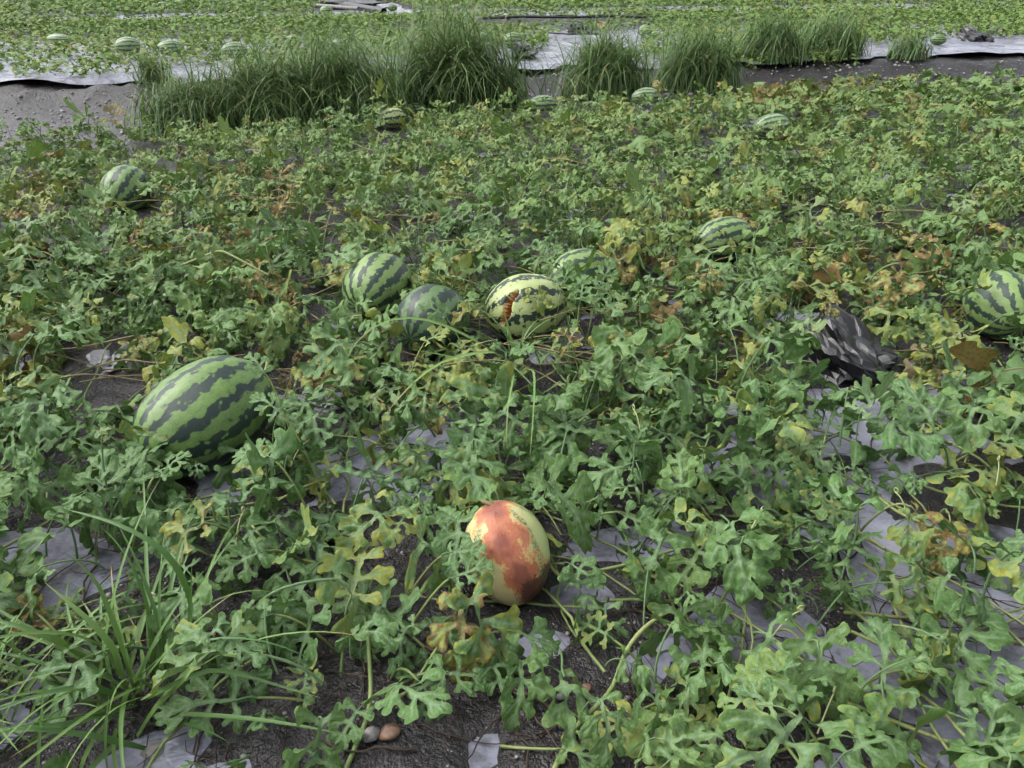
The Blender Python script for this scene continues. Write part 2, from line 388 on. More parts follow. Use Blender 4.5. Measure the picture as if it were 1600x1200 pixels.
# ------------------------------------------------------------------ gravel bits on the bare soil
def pebble_mesh(name, seed, mat, r=1.0, n=(8, 6)):
    r_ = np.random.default_rng(seed); vs, fs = [], []
    nu, nv = n
    for j in range(nv+1):
        a = math.pi*j/nv
        for i in range(nu):
            b = 2*math.pi*i/nu
            p = np.array([math.sin(a)*math.cos(b), math.sin(a)*math.sin(b)*.8, math.cos(a)*.6])
            p *= 1+.22*mnoise.noise(Vector(p*1.7)+Vector((seed*3.1, 0, 0)))
            vs.append(p*r)
    for j in range(nv):
        for i in range(nu):
            fs.append((j*nu+i, (j+1)*nu+i, (j+1)*nu+(i+1) % nu, j*nu+(i+1) % nu))
    return mesh(name, vs, fs, mat)
def scatter_pebbles(name, pts, sizes, mat, label):
    base = [np.array([v.co[:] for v in pebble_mesh('tmp_pebble', s, None, 1, (6, 4)).vertices]) for s in range(5)]
    f0 = []
    for j in range(4):
        for i in range(6): f0.append((j*6+i, (j+1)*6+i, (j+1)*6+(i+1) % 6, j*6+(i+1) % 6))
    f0 = np.array(f0); V, Fc = [], []
    for k, (p, s) in enumerate(zip(pts, sizes)):
        a = rng.uniform(0, 6.28); R = np.array([[math.cos(a), -math.sin(a), 0], [math.sin(a), math.cos(a), 0], [0, 0, 1]])
        V.append(base[k % 5] @ R.T*s + p); Fc.append(f0+k*30)
    o = obj(name, mesh(name, np.concatenate(V), np.concatenate(Fc), mat))
    return tag(o, label, 'gravel', None, 'stuff')
def furrow_pts(n, r_):
    u = r_.uniform(-8, 11, n); v = r_.uniform(5.9, 8.35, n); x, y = xy_of(u, v); return np.stack([x, y], -1)
q = furrow_pts(5200, rng); qz = ground_z(q[:, 0], q[:, 1])
scatter_pebbles('gravel', np.column_stack([q, qz+.004]), np.exp(rng.normal(math.log(.0085), .55, len(q))), M['white'], 'small pale stones strewn over the bare furrow soil')
q = np.array([at(a, b)[:2] for a, b in zip(rng.uniform(-80, 1680, 700), rng.uniform(480, 1230, 700))]); qz = ground_z(q[:, 0], q[:, 1])
scatter_pebbles('gravel', np.column_stack([q, qz+.002]), np.exp(rng.normal(math.log(.0032), .5, len(q))), M['stone'], 'tiny grit and pebbles on the near bed soil')
for px, py, r, mt, lab in [(610, 1160, .019, 'brown_stone', 'smooth brown pebble on the bare soil at the bottom edge'),
                           (242, 1176, .024, 'stone', 'grey round pebble under the bottom left grass tuft'),
                           (915, 1085, .012, 'brown_stone', 'small reddish pebble beside the dry brown runner'),
                           (607, 1115, .008, 'white', 'tiny white pebble on dark soil below the vines'),
                           (520, 972, .008, 'white', 'tiny white pebble on dark soil beside the curled leaves'),
                           (582, 1165, .017, 'stone', 'dark grey pebble touching the brown pebble')]:
    p = at(px, py, 0); z = float(ground_z(p[:1], p[1:2])[0])
    o = obj('pebble', pebble_mesh('pebble', int(px), M[mt], r, (16, 10)), None, (p[0], p[1], z+r*.35)); o.rotation_euler.z = px
    tag(o, lab, 'pebble', 'loose pebbles on the near bed')

# ------------------------------------------------------------------ melons
MELON_MASKS = []   # (px, py, rx, ry, depth) so that vines leave the fruit in view
def melon_mesh(name, rx, ry, rz, mat, seed, n=(72, 44), rot=None, crack=False, bulge=.0):
    nu, nv = n; vs, qs, fs = [], [], []
    for j in range(nv+1):
        a = math.pi*j/nv
        for i in range(nu):
            b = 2*math.pi*i/nu
            qv = Vector((math.cos(a), math.sin(a)*math.cos(b), math.sin(a)*math.sin(b)))
            d = 1 + .035*mnoise.noise(qv*1.4+Vector((seed*2.7, 0, 0))) + .008*mnoise.noise(qv*5+Vector((0, seed, 0)))
            d += .008*math.cos(9*b)*math.sin(a)
            d -= .05*max(0, abs(qv.x)-.93)/.07*.6
            d += bulge*qv.x
            vs.append((qv.x*rx*d, qv.y*ry*d, qv.z*rz*d)); qs.append((*qv, 1))
    for j in range(nv):
        for i in range(nu): fs.append((j*nu+i, j*nu+(i+1) % nu, (j+1)*nu+(i+1) % nu, (j+1)*nu+i))
    at_ = {'q': np.array(qs)}
    if rot is not None:
        Q = np.array(qs)[:, :3]; at_['rot'] = rot[0](Q); at_['mould'] = rot[1](Q)
    return mesh(name, vs, np.array(fs), mat, at_), np.array(qs)[:, :3]
def tube(name, pts, r0, r1, mat, sides=6, parent=None, loc=None):
    pts = np.asarray(pts, float); n = len(pts); T = np.gradient(pts, axis=0); T /= np.linalg.norm(T, axis=1)[:, None]+1e-9
    up = np.array([.13, .21, .97]); A = np.cross(T, up); A /= np.linalg.norm(A, axis=1)[:, None]+1e-9; B = np.cross(A, T)
    an = np.linspace(0, 2*math.pi, sides, endpoint=False); rr = np.linspace(r0, r1, n)
    V = pts[:, None, :] + rr[:, None, None]*(np.cos(an)[None, :, None]*A[:, None, :]+np.sin(an)[None, :, None]*B[:, None, :])
    i = np.arange(n*sides).reshape(n, sides); j = np.roll(i, -1, 1)
    Fc = np.stack([i[:-1], j[:-1], j[1:], i[1:]], -1).reshape(-1, 4)
    if name is None: return V.reshape(-1, 3), Fc
    return obj(name, mesh(name, V.reshape(-1, 3), Fc, mat), parent, loc)

G1, D1 = (.125, .225, .062), (.010, .022, .017)
KIND = {
    'field': melon_material('rind_field', (.118, .205, .048), (.010, .026, .020), 12, .22, 1.35, .6, .05),
    'pale': melon_material('rind_pale', (.31, .37, .145), (.014, .028, .020), 9, .35, 1.6, .25, .04),
    'mid': melon_material('rind_mid', (.165, .255, .074), (.012, .032, .020), 13, .2, 1.25, .4, .04),
    'dusk': melon_material('rind_dark', (.085, .150, .058), (.012, .026, .020), 10, -.05, 1.2, .4, .03),
    'fine': melon_material('rind_fine', (.21, .295, .12), (.022, .060, .035), 13, .30, .9, .35, .12),
}
def melon(px, py, hw, hh, kind, az, el, label, seed, asp=None, group='striped watermelons', roll=0., sink=.06, lod=1, mask=True, show=.93):
    """px, py: centre, hw: half width of the outline along the long axis, hh: across it (all in photograph pixels)"""
    z = .12
    for _ in range(4):
        p = at(px, py, z); dep = proj(p)[2]; rl, rs = hw/F*float(dep), hh/F*float(dep)
        gz = float(base_z(p[:1], p[1:2])[0]); z = gz + rs*(1-sink)
    n = (72, 44) if lod else (28, 18)
    me, _ = melon_mesh('watermelon', rl, rs, rs*.97, KIND[kind], seed, n)
    o = obj('watermelon', me, None, p); o.rotation_euler = (Matrix.Rotation(az, 3, 'Z') @ Matrix.Rotation(-el, 3, 'Y') @ Matrix.Rotation(roll, 3, 'X')).to_euler()
    tag(o, label, 'watermelon', group)
    if lod:
        pts = [(rl*.97, 0, 0), (rl*1.05, .004, .004), (rl*1.12, .012, .012), (rl*1.2, .03, .008)]
        tube('stem', pts, .006, .0045, M['stem'], 6, o)
    if mask: MELON_MASKS.append((px, py, max(hw, hh)*.95, hh*.95, float(dep), show))
    return o
R = math.radians
melon(322, 648, 116, 82, 'field', R(52), R(12), 'large striped watermelon with broad jagged dark bands, at the left of the near bed', 1, roll=.3)
melon(590, 448, 63, 52, 'mid', R(70), R(10), 'pale green striped watermelon half hidden by leaves, left of the three melons in the middle', 2, show=0.80, sink=.12)
melon(676, 502, 62, 58, 'dusk', R(60), R(5), 'dark dull watermelon under withered leaves, just left of the cracked melon', 3, show=0.35, sink=.18)
melon(906, 436, 58, 48, 'mid', R(25), R(0), 'dark green watermelon shaded by leaves, behind and right of the cracked melon', 4, show=0.0, sink=.22)
melon(1130, 375, 52, 36, 'mid', R(22), R(6), 'striped watermelon among yellowing leaves, behind and left of the black plastic', 5, show=0.8)
melon(1568, 478, 64, 54, 'mid', R(85), R(8), 'dark banded watermelon cut by the right picture edge', 6, show=0.92)
melon(197, 297, 42, 36, 'field', R(75), R(25), 'round mottled watermelon standing alone in the far left of the near bed', 7)
melon(1205, 198, 31, 20, 'fine', R(20), R(4), 'finely striped watermelon in the dense vines right of the grass tussocks', 8, show=0.7)
melon(1415, 376, 28, 20, 'dusk', R(10), R(0), 'small dark watermelon top peeping through leaves above the right edge melon', 9, show=0.85)
melon(848, 164, 24, 15, 'fine', R(15), R(0), 'pale striped watermelon at the bed edge between two grass tussocks', 10, show=0.8)
melon(1010, 152, 24, 15, 'fine', R(5), R(0), 'pale watermelon at the bed edge just right of the rounded grass tussock', 11, show=0.8)
melon(613, 184, 21, 16, 'pale', R(30), R(0), 'small whitish watermelon at the foot of the wide grass tussock', 12, show=1.0, sink=-.3)
melon(651, 173, 20, 12, 'fine', R(10), R(0), 'greenish watermelon half buried beside the whitish melon by the grass', 13, show=0.7)
# cracked melon: a gash in the near left side shows orange flesh
def cracked():
    px, py = 822, 482; p = at(px, py, .115); dep = float(proj(p)[2]); rl, rs = 66/F*dep, 54/F*dep
    p = at(px, py, rs*.95); az, el = R(12), R(6)
    rotm = Matrix.Rotation(az, 3, 'Z') @ Matrix.Rotation(-el, 3, 'Y')
    me, Q = melon_mesh('watermelon', rl, rs, rs, KIND['pale'], 21, (120, 80))
    toc = (Vector((0, 0, H))-Vector(p)).normalized(); side = Vector((-1, 0, 0))
    gdir = (toc*.88 + side*.50 + Vector((0, 0, .02))).normalized(); g = np.array(rotm.inverted() @ gdir)
    up = np.array(rotm.inverted() @ Vector((.18, 0, 1))); up -= g*(up@g); up /= np.linalg.norm(up); lat = np.cross(up, g)
    co = np.empty(len(me.vertices)*3, np.float32); me.vertices.foreach_get('co', co); co = co.reshape(-1, 3)
    Qn = co/np.linalg.norm(co, axis=1)[:, None]
    a, b, f = Qn@lat, Qn@up, Qn@g
    wd = .115*np.sqrt(np.clip(1-(b/.50)**2, 0, 1)) + 1e-4
    dpt = np.where(f > 0, np.clip(1-np.abs(a + .04*np.sin(b*9))/wd, 0, 1), 0)
    co = co*(1-.55*sstep(0, .6, dpt)[:, None]); me.vertices.foreach_set('co', co.ravel())
    me.materials.append(M['flesh']); me.materials.append(M['crust'])
    o = obj('watermelon', me, None, p); o.rotation_euler = rotm.to_euler()
    inside = dpt > .22; rim = (dpt > .02)
    for poly in me.polygons:
        vs = list(poly.vertices)
        if inside[vs].sum() >= 2: poly.material_index = 1
        elif rim[vs].sum() >= 2: poly.material_index = 2
    tag(o, 'pale cream striped watermelon split open on its side, showing orange flesh', 'watermelon', 'striped watermelons')
    tube('stem', [(rl*.97, 0, 0), (rl*1.05, .004, .004), (rl*1.12, .012, .012), (rl*1.2, .03, .008)], .006, .0045, M['stem'], 6, o)
    MELON_MASKS.append((px, py, 62, 50, dep, .93))
cracked()
# rotten melon in front
def rotten():
    px, py = 793, 868; p = at(px, py, .10); dep = float(proj(p)[2]); rl, rs = 84/F*dep, 66/F*dep
    p = at(px, py, rl*.93)
    axis_ = Vector((-.26, .30, .92)).normalized()
    xa = axis_; toc = (Vector((0, 0, H))-Vector(p)).normalized()
    ya = toc.cross(xa).normalized(); za = xa.cross(ya)          # za faces the camera side, ya to the picture's right
    if ya.x < 0: ya, za = -ya, -za
    if za.dot(toc) < 0: za = -za
    rotm = Matrix((xa, ya, za)).transposed()
    if rotm.determinant() < 0: ya = -ya; rotm = Matrix((xa, ya, za)).transposed()
    sgn = 1 if ya.x > 0 else -1
    def rotf(Q):
        x, y, z = Q[:, 0], Q[:, 1]*sgn, Q[:, 2]
        c = .05 + .26*sstep(.5, -.6, x); hw = .72 - .10*sstep(.2, .9, x) - .22*sstep(-.1, -.9, x)
        band = 1-np.abs(y-c)/hw; left = .95-np.hypot((y+.32)/.50, (x-.42)/.24)
        top = .75-np.hypot((y+.05)/.7, (x-.93)/.22)
        nz = np.array([mnoise.noise(Vector(q_)*2.2)*.55+mnoise.noise(Vector(q_)*5.5)*.30 for q_ in Q])
        return np.where(z > -.25, np.maximum(np.maximum(band*1.1, left), top)+nz, -.5)
    def mould(Q):
        x, y, z = Q[:, 0], Q[:, 1]*sgn, Q[:, 2]
        return np.where(z > -.5, sstep(.05, -.60, x)*sstep(-.30, .35, y)*1.25 + .35*sstep(.45, .95, y)*sstep(.3, -.4, x), 0)
    me, _ = melon_mesh('watermelon', rl, rs, rs, rotten_material(), 33, (96, 64), (rotf, mould), bulge=.06)
    o = obj('watermelon', me, None, p); o.rotation_euler = rotm.to_euler()
    tag(o, 'small rotten cream watermelon with a rust red patch, on mud in the foreground', 'watermelon', 'striped watermelons')
    tube('stem', [(rl*.97, 0, 0), (rl*1.06, .006, -.004), (rl*1.12, .02, -.012)], .005, .004, M['dry'], 6, o)
    MELON_MASKS.append((800, 885, 84, 108, dep, 1.0))
rotten()
FAR = [(200, 72, 19, 14, 'fine', 'leaf draped watermelon, leftmost of three above the torn film edge'),
       (267, 75, 20, 12, 'fine', 'oblong pale striped watermelon, middle one of three above the torn film edge'),
       (367, 79, 20, 13, 'fine', 'striped watermelon right of its two neighbours above the torn film edge'),
       (92, 62, 20, 9, 'fine', 'flat dull watermelon almost covered by vines at the far left'),
       (459, 64, 13, 10, 'mid', 'watermelon peeping over the wide grass tussock, left of its pair'),
       (530, 71, 14, 10, 'mid', 'watermelon peeping over the wide grass tussock, right of its pair'),
       (802, 64, 17, 13, 'mid', 'striped watermelon beside dark mulch on the second bed'),
       (752, 60, 12, 9, 'fine', 'pale watermelon among yellowed vines behind the tallest grass tussock'),
       (1008, 48, 12, 9, 'fine', 'distant round pale watermelon behind the rounded grass tussock'),
       (1217, 44, 14, 9, 'fine', 'distant pale watermelon seen just over the right hand tussocks'),
       (1466, 62, 12, 8, 'mid', 'distant green watermelon left of the black lump on the film'),
       (1550, 47, 9, 6, 'fine', 'distant pale watermelon above the black lump on the film'),
       (1372, 52, 8, 6, 'fine', 'distant tiny pale watermelon right of the tussocks'),
       (510, 17, 10, 8, 'fine', 'far watermelon below the heap of rolled black film'),
       (255, 9, 10, 6, 'fine', 'far pale watermelon at the top left, left one of a pair'),
       (283, 4, 9, 5, 'fine', 'far pale watermelon at the top left, right one of a pair'),
       (613, 12, 8, 5, 'mid', 'far watermelon touching the right end of the rolled film heap'),
       (714, 12, 8, 5, 'fine', 'far watermelon near the top, right of the rolled film heap'),
       (1060, 16, 6, 4, 'fine', 'tiny far watermelon near the top, right of centre'),
       (1300, 18, 6, 4, 'fine', 'tiny far watermelon near the top right'),
       (880, 5, 7, 4, 'fine', 'tiny far watermelon at the top edge, above the pale strip of film'),
       (1420, 14, 6, 4, 'fine', 'tiny far watermelon at the top right corner side')]
for k, (a, b, hw, hh, kd, lab) in enumerate(FAR):
    melon(a, b, hw, hh, kd, rng.uniform(-.5, .5), 0, lab, 50+k, group='distant watermelons', lod=0, sink=-.15)

# ------------------------------------------------------------------ leaves
def leaf_shape(seed, step, fat):
    """lobed watermelon leaf in the unit plane: points, triangles, distance to the veins and to the rim"""
    r_ = np.random.default_rng(seed); U = lambda a, b: r_.uniform(a, b)
    segs = []   # p0, p1, r0, r1, vein width, lobe id
    bend = U(-.08, .08)
    def mid(t): return np.array([bend*math.sin(t*3.0), t])
    K = 6
    for k in range(K): segs.append((mid(.02+.88*k/K), mid(.02+.88*(k+1)/K), (.030+.042*(k/K)**1.5)*fat, (.030+.042*((k+1)/K)**1.5)*fat, .034-.003*k, 0))
    lid = 0
    for att, ang, ln, rr, subs in [(.05, 108, .36, .072, 1), (.25, 66, .47, .078, 2), (.53, 54, .33, .068, 1), (.76, 42, .18, .052, 0)]:
        for sd in (-1, 1):
            lid += 1
            a = math.radians(ang+U(-11, 11)); L = ln*U(.82, 1.14); p0 = mid(att+U(-.03, .03)); d = np.array([sd*math.sin(a), math.cos(a)])
            p1 = p0 + d*L*.55; d2 = np.array([sd*math.sin(a-.25), math.cos(a-.25)]); p2 = p1 + d2*L*.45
            r1 = rr*fat*U(.9, 1.2)
            segs += [(p0, p1, .026*fat, r1*.78, .022, lid), (p1, p2, r1*.78, r1*1.08, .017, lid)]
            if subs >= 1:
                for ss in ((-1, 1) if subs == 2 else (r_.choice([-1, 1]),)):
                    b = a - .1 + ss*U(.7, 1.05); dd = np.array([sd*math.sin(b), math.cos(b)])
                    q0 = p0 + (p1-p0)*U(.75, 1.1); q1 = q0 + dd*L*U(.34, .48)
                    segs.append((q0, q1, .04*fat, r1*.74, .010, lid))
    P0 = np.array([s[0] for s in segs]); P1 = np.array([s[1] for s in segs]); R0 = np.array([s[2] for s in segs]); R1 = np.array([s[3] for s in segs])
    VW = np.array([s[4] for s in segs]); LI = np.array([s[5] for s in segs])
    def field(P):
        d = P1-P0; t = np.clip(((P[:, None, :]-P0)*d).sum(-1)/(d*d).sum(-1), 0, 1)
        dist = np.linalg.norm(P[:, None, :]-(P0+t[..., None]*d), axis=-1)
        sd = dist-(R0+(R1-R0)*t)
        k = .011; m = sd.min(1); f = m - k*np.log(np.exp(-(sd-m[:, None])/k).sum(1))
        return f, (dist/VW).min(1), LI[sd.argmin(1)]
    xs = np.arange(-.62, .62+step, step); ys = np.arange(-.30, 1.12+step, step)
    GX, GY = np.meshgrid(xs, ys); G = np.stack([GX, GY], -1).reshape(-1, 2)
    wob = .012*np.stack([np.sin(G[:, 1]*37+seed)+np.sin(G[:, 0]*29+seed*2), np.sin(G[:, 0]*41+seed*3)+np.sin(G[:, 1]*23)], -1)*.55
    f, _, _ = field(G+wob); f = f.reshape(GX.shape)
    pts, tri, key = [], [], {}
    def vert(a, b):
        kk = (a, b) if a <= b else (b, a)
        if kk not in key:
            fa, fb = f[a], f[b]; t = 0 if a == b else fa/(fa-fb)
            pa, pb = np.array([xs[a[1]], ys[a[0]]]), np.array([xs[b[1]], ys[b[0]]])
            key[kk] = len(pts); pts.append(pa+(pb-pa)*t)
        return key[kk]
    for j in range(len(ys)-1):
        for i in range(len(xs)-1):
            c = [(j, i), (j, i+1), (j+1, i+1), (j+1, i)]; ins = [f[q_] < 0 for q_ in c]
            if not any(ins): continue
            poly = []
            for q_ in range(4):
                A_, B_ = c[q_], c[(q_+1) % 4]
                if ins[q_]: poly.append(vert(A_, A_))
                if ins[q_] != ins[(q_+1) % 4]: poly.append(vert(A_, B_))
            for q_ in range(1, len(poly)-1): tri.append((poly[0], poly[q_], poly[q_+1]))
    pts = np.array(pts); f, vd, li = field(pts)
    return pts, np.array(tri), np.clip(vd, 0, 1.6), np.clip(-f/.06, 0, 1), li
def leaf_mesh(name, seed, shape, L, pet, pel, pitch, arch, cup, crinkle, mat):
    """blade on its stalk; origin where the stalk leaves the runner, blade pointing along +Y"""
    r_ = np.random.default_rng(seed+900); pts, tri, vd, ed, li = shape
    x, y = pts[:, 0]*[.82, .95, .88, .78, .9, 1.0, .85, .92][seed % 8], pts[:, 1]
    lob = r_.normal(0, 1, 12)[li]; rad = np.abs(x)
    z = cup*rad*.9 - .55*np.abs(cup)*rad**2 + crinkle*.55*lob*sstep(.06, .40, np.where(li == 0, np.abs(y-.55), rad))*rad*1.5
    z = z + .020*np.clip(vd, 0, 1.6)/1.6 + crinkle*.09*np.sin(x*9+seed)*np.sin(y*8+seed*1.7) + .03*crinkle*np.sin(x*29+y*23+seed)*np.sin(y*31-x*17)
    z = z - crinkle*.13*(1-ed)*np.sin(x*15+seed*.3)*np.sin(y*17) - .018*(1-ed)
    a = arch*y; yy = np.where(abs(arch) > 1e-3, np.sin(a)/arch, y); zz = np.where(abs(arch) > 1e-3, -(1-np.cos(a))/arch, 0)
    B = np.stack([x, yy + z*np.sin(a), zz + z*np.cos(a)], -1)*L
    c, s = math.cos(pitch), math.sin(pitch)
    B = np.stack([B[:, 0], B[:, 1]*c-B[:, 2]*s, B[:, 1]*s+B[:, 2]*c], -1)
    tip = np.array([r_.uniform(-.2, .2)*pet, pet*math.cos(pel), pet*math.sin(pel)])
    t = np.linspace(0, 1, 7)[:, None]; c1 = np.array([0, pet*.12, pet*.55*math.sin(pel)+.01])
    cur = (1-t)**2*np.zeros(3) + 2*t*(1-t)*c1 + t**2*tip
    cur = np.concatenate([cur, [tip + np.array([0, c, s])*.02*L/.17]])
    V2, F2 = tube(None, cur, .0030, .0020, None, 5)
    V = np.concatenate([B+tip, V2]); n = len(B)
    F2t = np.concatenate([F2[:, [0, 1, 2]], F2[:, [0, 2, 3]]])+n
    return mesh(name, V, np.concatenate([tri, F2t]), mat,
                {'vein': np.concatenate([np.clip(vd/1.15, 0, 1), np.full(len(V2), .5)]), 'edge': np.concatenate([ed, np.ones(len(V2))])})
SHAPES = [leaf_shape(100+k, .027, [.95, .82, 1.08, .88, 1.0, .76, 1.12, .92, .84, .98, .78, 1.04, .9, .86][k]) for k in range(14)]
LEAVES = []
for k in range(56):
    r_ = np.random.default_rng(400+k)
    LEAVES.append(leaf_mesh('leaf', k, SHAPES[k % 14], .165, r_.uniform(.05, .15), math.radians(r_.uniform(35, 80)), math.radians(r_.uniform(-50, 35)),
                            r_.uniform(.2, 1.6), r_.uniform(-.45, .60), r_.uniform(.22, .55), M['leaf']))
FLAT = [leaf_mesh('leaf', 50+k, SHAPES[k], .165, .035, .2, 0, [.5, .3, .8, .45, .6, .35, .7, .5][k], [.15, -.15, .25, .0, .2, -.1, .1, .3][k], .22, M['leaf']) for k in range(8)]
WILT = [leaf_mesh('leaf', 80+k, SHAPES[k], .15, .08, 1.0, -.9, 2.2, .9, .55, M['leaf']) for k in range(5)]

# vines of the near bed: one plant each, named by what it grows beside
VINES = [
    (90, 235, 'vine with thin yellowish leaves at the far left end, beside the bare furrow'),
    (330, 250, 'vine behind the lone round melon, below the left grass tussock'),
    (560, 235, 'vine filling the bed edge in front of the wide grass tussock'),
    (800, 225, 'vine at the bed edge in front of the tallest grass tussock'),
    (1020, 205, 'vine running up to the rounded grass tussock at the bed edge'),
    (1250, 190, 'vine with yellow leaves around the finely striped melon'),
    (1480, 170, 'vine at the bed edge below the black lump and film, far right'),
    (1540, 270, 'bushy dark vine at the right edge, upper part of the near bed'),
    (90, 370, 'vine at the left edge in front of the lone round melon'),
    (330, 390, 'vine with upright pale stalks between the lone round melon and the middle melons'),
    (560, 330, 'vine spread behind the pale half hidden melon of the middle group'),
    (760, 320, 'vine spread just behind the cracked melon'),
    (970, 320, 'vine behind the dark melon, with a few yellow leaves'),
    (1200, 310, 'vine around the striped melon behind the black plastic'),
    (1420, 330, 'vine covering the small dark melon, left of the right edge melon'),
    (70, 560, 'vine around the muddy gap with the grey plastic scrap'),
    (300, 510, 'vine directly behind the large striped melon'),
    (480, 560, 'vine with yellow leaves just right of the large striped melon'),
    (690, 600, 'vine in front of the dark dull melon, under the arching grass blades'),
    (900, 570, 'vine in front of the cracked melon, around the upright grass blade'),
    (1120, 480, 'dense vine just left of the black plastic'),
    (1300, 460, 'vine with yellow and brown leaves behind the black plastic'),
    (1520, 560, 'vine in front of the right edge melon'),
    (80, 740, 'vine at the left edge, left of and below the large striped melon'),
    (330, 780, 'vine in front of the large striped melon'),
    (560, 720, 'vine over silver film between the large and the rotten melon'),
    (800, 700, 'vine directly behind the rotten melon'),
    (1020, 690, 'vine right of and behind the rotten melon, with bluish leaves'),
    (1230, 670, 'vine in front of the black plastic'),
    (1470, 730, 'vine at the right edge with yellow spotted leaves over film'),
    (60, 960, 'yellowing vine at the left edge above the grass tuft'),
    (400, 940, 'vine with rounded leaves between the grass tuft and the rotten melon'),
    (640, 1020, 'vine in front of the rotten melon, over bare mud'),
    (930, 860, 'vine touching the right side of the rotten melon'),
    (1130, 920, 'vine with broad lobed leaves right of the rotten melon'),
    (1380, 920, 'vine over silver film in the lower right'),
    (420, 1140, 'vine at the bottom edge, right of the grass tuft'),
    (1060, 1130, 'vine with a pale jointed runner at the bottom edge'),
    (1300, 1110, 'light green vine at the bottom edge over silver film'),
    (1560, 1060, 'vine in the bottom right corner'),
]
vroot = []; vobj = []
for px, py, lab in VINES:
    p = at(px, py, .06); p[2] = float(base_z(p[:1], p[1:2])[0]); vroot.append(p)
    e = empty('watermelon_vine', p); tag(e, lab[0].upper()*0 + 'watermelon ' + lab, 'vine', 'watermelon vines of the near bed'); vobj.append(e)
vroot = np.array(vroot)
def vine_of(x, y):
    # weigh by distance so that zones keep their share of the picture
    d = np.hypot(vroot[:, 0]-x, vroot[:, 1]-y); return int(d.argmin())

MELON_MASKS += [(1328, 545, 85, 52, 3.0, .97), (178, 565, 55, 30, 3.0, .97)]
GAPS = [(760, 590, 70, 30, .6), (745, 1130, 200, 130, 1.0), (600, 840, 120, 70, .92), (905, 1010, 60, 60, .9), (1520, 1075, 110, 85, .95), (1250, 925, 80, 38, .9), (60, 895, 85, 55, .8),
        (150, 555, 90, 42, 1.0), (1335, 545, 90, 62, 1.0), (1375, 655, 60, 34, .85), (600, 705, 60, 40, .8), (935, 515, 50, 28, .8), (1450, 900, 60, 36, .85),
        (310, 1050, 130, 110, .85), (130, 1080, 230, 150, .97), (1185, 985, 70, 40, .7), (900, 830, 50, 30, .6), (800, 960, 90, 45, .9), (500, 830, 50, 30, .5),
        (420, 560, 45, 22, .6), (20, 330, 70, 30, .6), (450, 330, 70, 18, .5), (500, 285, 60, 18, .5), (620, 350, 50, 15, .5), (1460, 300, 60, 25, .5), (260, 212, 60, 12, .7), (480, 212, 40, 12, .8),
        (500, 440, 30, 30, .8), (690, 990, 60, 40, .8), (520, 1010, 40, 30, .6)]
def openness(px, py):
    g = np.zeros_like(np.asarray(px, float))
    for a, b, rx, ry, w in GAPS: g = np.maximum(g, w*np.exp(-(((px-a)/rx)**2+((py-b)/ry)**2)**2))
    return g
def hides_melon(px, py, dep):
    for a, b, rx, ry, d, sh in MELON_MASKS:
        if dep < d+.02 and ((px-a)/(rx+4))**2+((py-b+ry*.16)/(ry*.92+2))**2 < 1.0: return sh
    return 0.
# runners
stem_pts = []
n_run = 0
for k, root in enumerate(vroot):
    r_ = np.random.default_rng(1000+k)
    for s in range(5):
        a = r_.uniform(0, 2*math.pi); L = r_.uniform(.5, 1.2); n = int(L/.045); p = root[:2] + r_.normal(0, .12, 2); w = r_.normal(0, .05)
        pl = []
        for i in range(n):
            pl.append(p.copy()); a += r_.normal(0, .17)+w; p = p + .045*np.array([math.cos(a), math.sin(a)])
        pl = np.array(pl); zz = base_z(pl[:, 0], pl[:, 1])
        zz = zz + .022 + .05*np.clip(fbm(np.arange(n)*.16, np.full(n, k*7.3+s), 91, 2)+.15, 0, 1) + .02*r_.random()
        P3 = np.column_stack([pl, zz])
        if P3[:, 1].min() < .35 or vrow(*root[:2]) > 6.5: pass
        if float(openness(*proj(P3)[:2]).mean()) > .30: continue
        o = tube('stem', P3-root, .0036, .0020, M['stem'], 6, vobj[k]); stem_pts.append(P3)
SP = np.concatenate(stem_pts)

# leaf positions
def age_field(x, y):
    return .5+.5*fbm(x*.9+4, y*.9+2, 121, 3)
HERO_AGE = [(30, 300, 90, 60, .35), (230, 330, 90, 30, .22), (450, 300, 90, 30, .28), (620, 330, 70, 30, .32), (1230, 230, 90, 30, .22), (1500, 390, 60, 40, .25), (1250, 140, 90, 20, .25), (380, 180, 100, 14, .25), (60, 470, 60, 60, .2), (1010, 520, 60, 40, .2), (1540, 310, 60, 30, .25), (720, 420, 60, 30, .3), (1330, 440, 70, 50, .45), (1120, 360, 50, 35, .4), (1470, 830, 60, 50, .35), (60, 900, 110, 90, .4), (430, 530, 40, 60, .3), (780, 770, 40, 20, .4),
            (990, 345, 40, 30, .35), (1140, 125, 60, 15, .4), (600, 860, 60, 40, .2), (20, 560, 30, 40, .5), (700, 470, 40, 30, .4), (1480, 545, 60, 40, .5)]
cand = []
cell = .02; occ = {}
def rad(x, y, d):
    return .052 if d < 3 else (.053 if d < 4.2 else .054)
def try_point(x, y, r):
    c = .08; i, j = int(math.floor(x/c)), int(math.floor(y/c))
    for a in range(i-1, i+2):
        for b in range(j-1, j+2):
            for q_ in occ.get((a, b), ()):
                if (q_[0]-x)**2+(q_[1]-y)**2 < r*r: return False
    occ.setdefault((i, j), []).append((x, y)); return True
NT_ = 120000
yy = rng.uniform(.35, 8.0, NT_)**1.0; xx = rng.uniform(-1, 1, NT_)*(.74*yy+1.6)
vv = vrow(xx, yy)
ok = vv < 5.88 + .95*sstep(-2.5, 5.0, urow(xx, yy)) + .22*fbm(xx*1.2, yy*0, 15, 2)
P = []
xx, yy = xx[ok], yy[ok]
OPN = openness(*proj(np.stack([xx, yy, np.full(len(xx), .13)], -1))[:2]); DEN = .86 + .5*fbm(xx*1.5, yy*1.5, 55, 3)
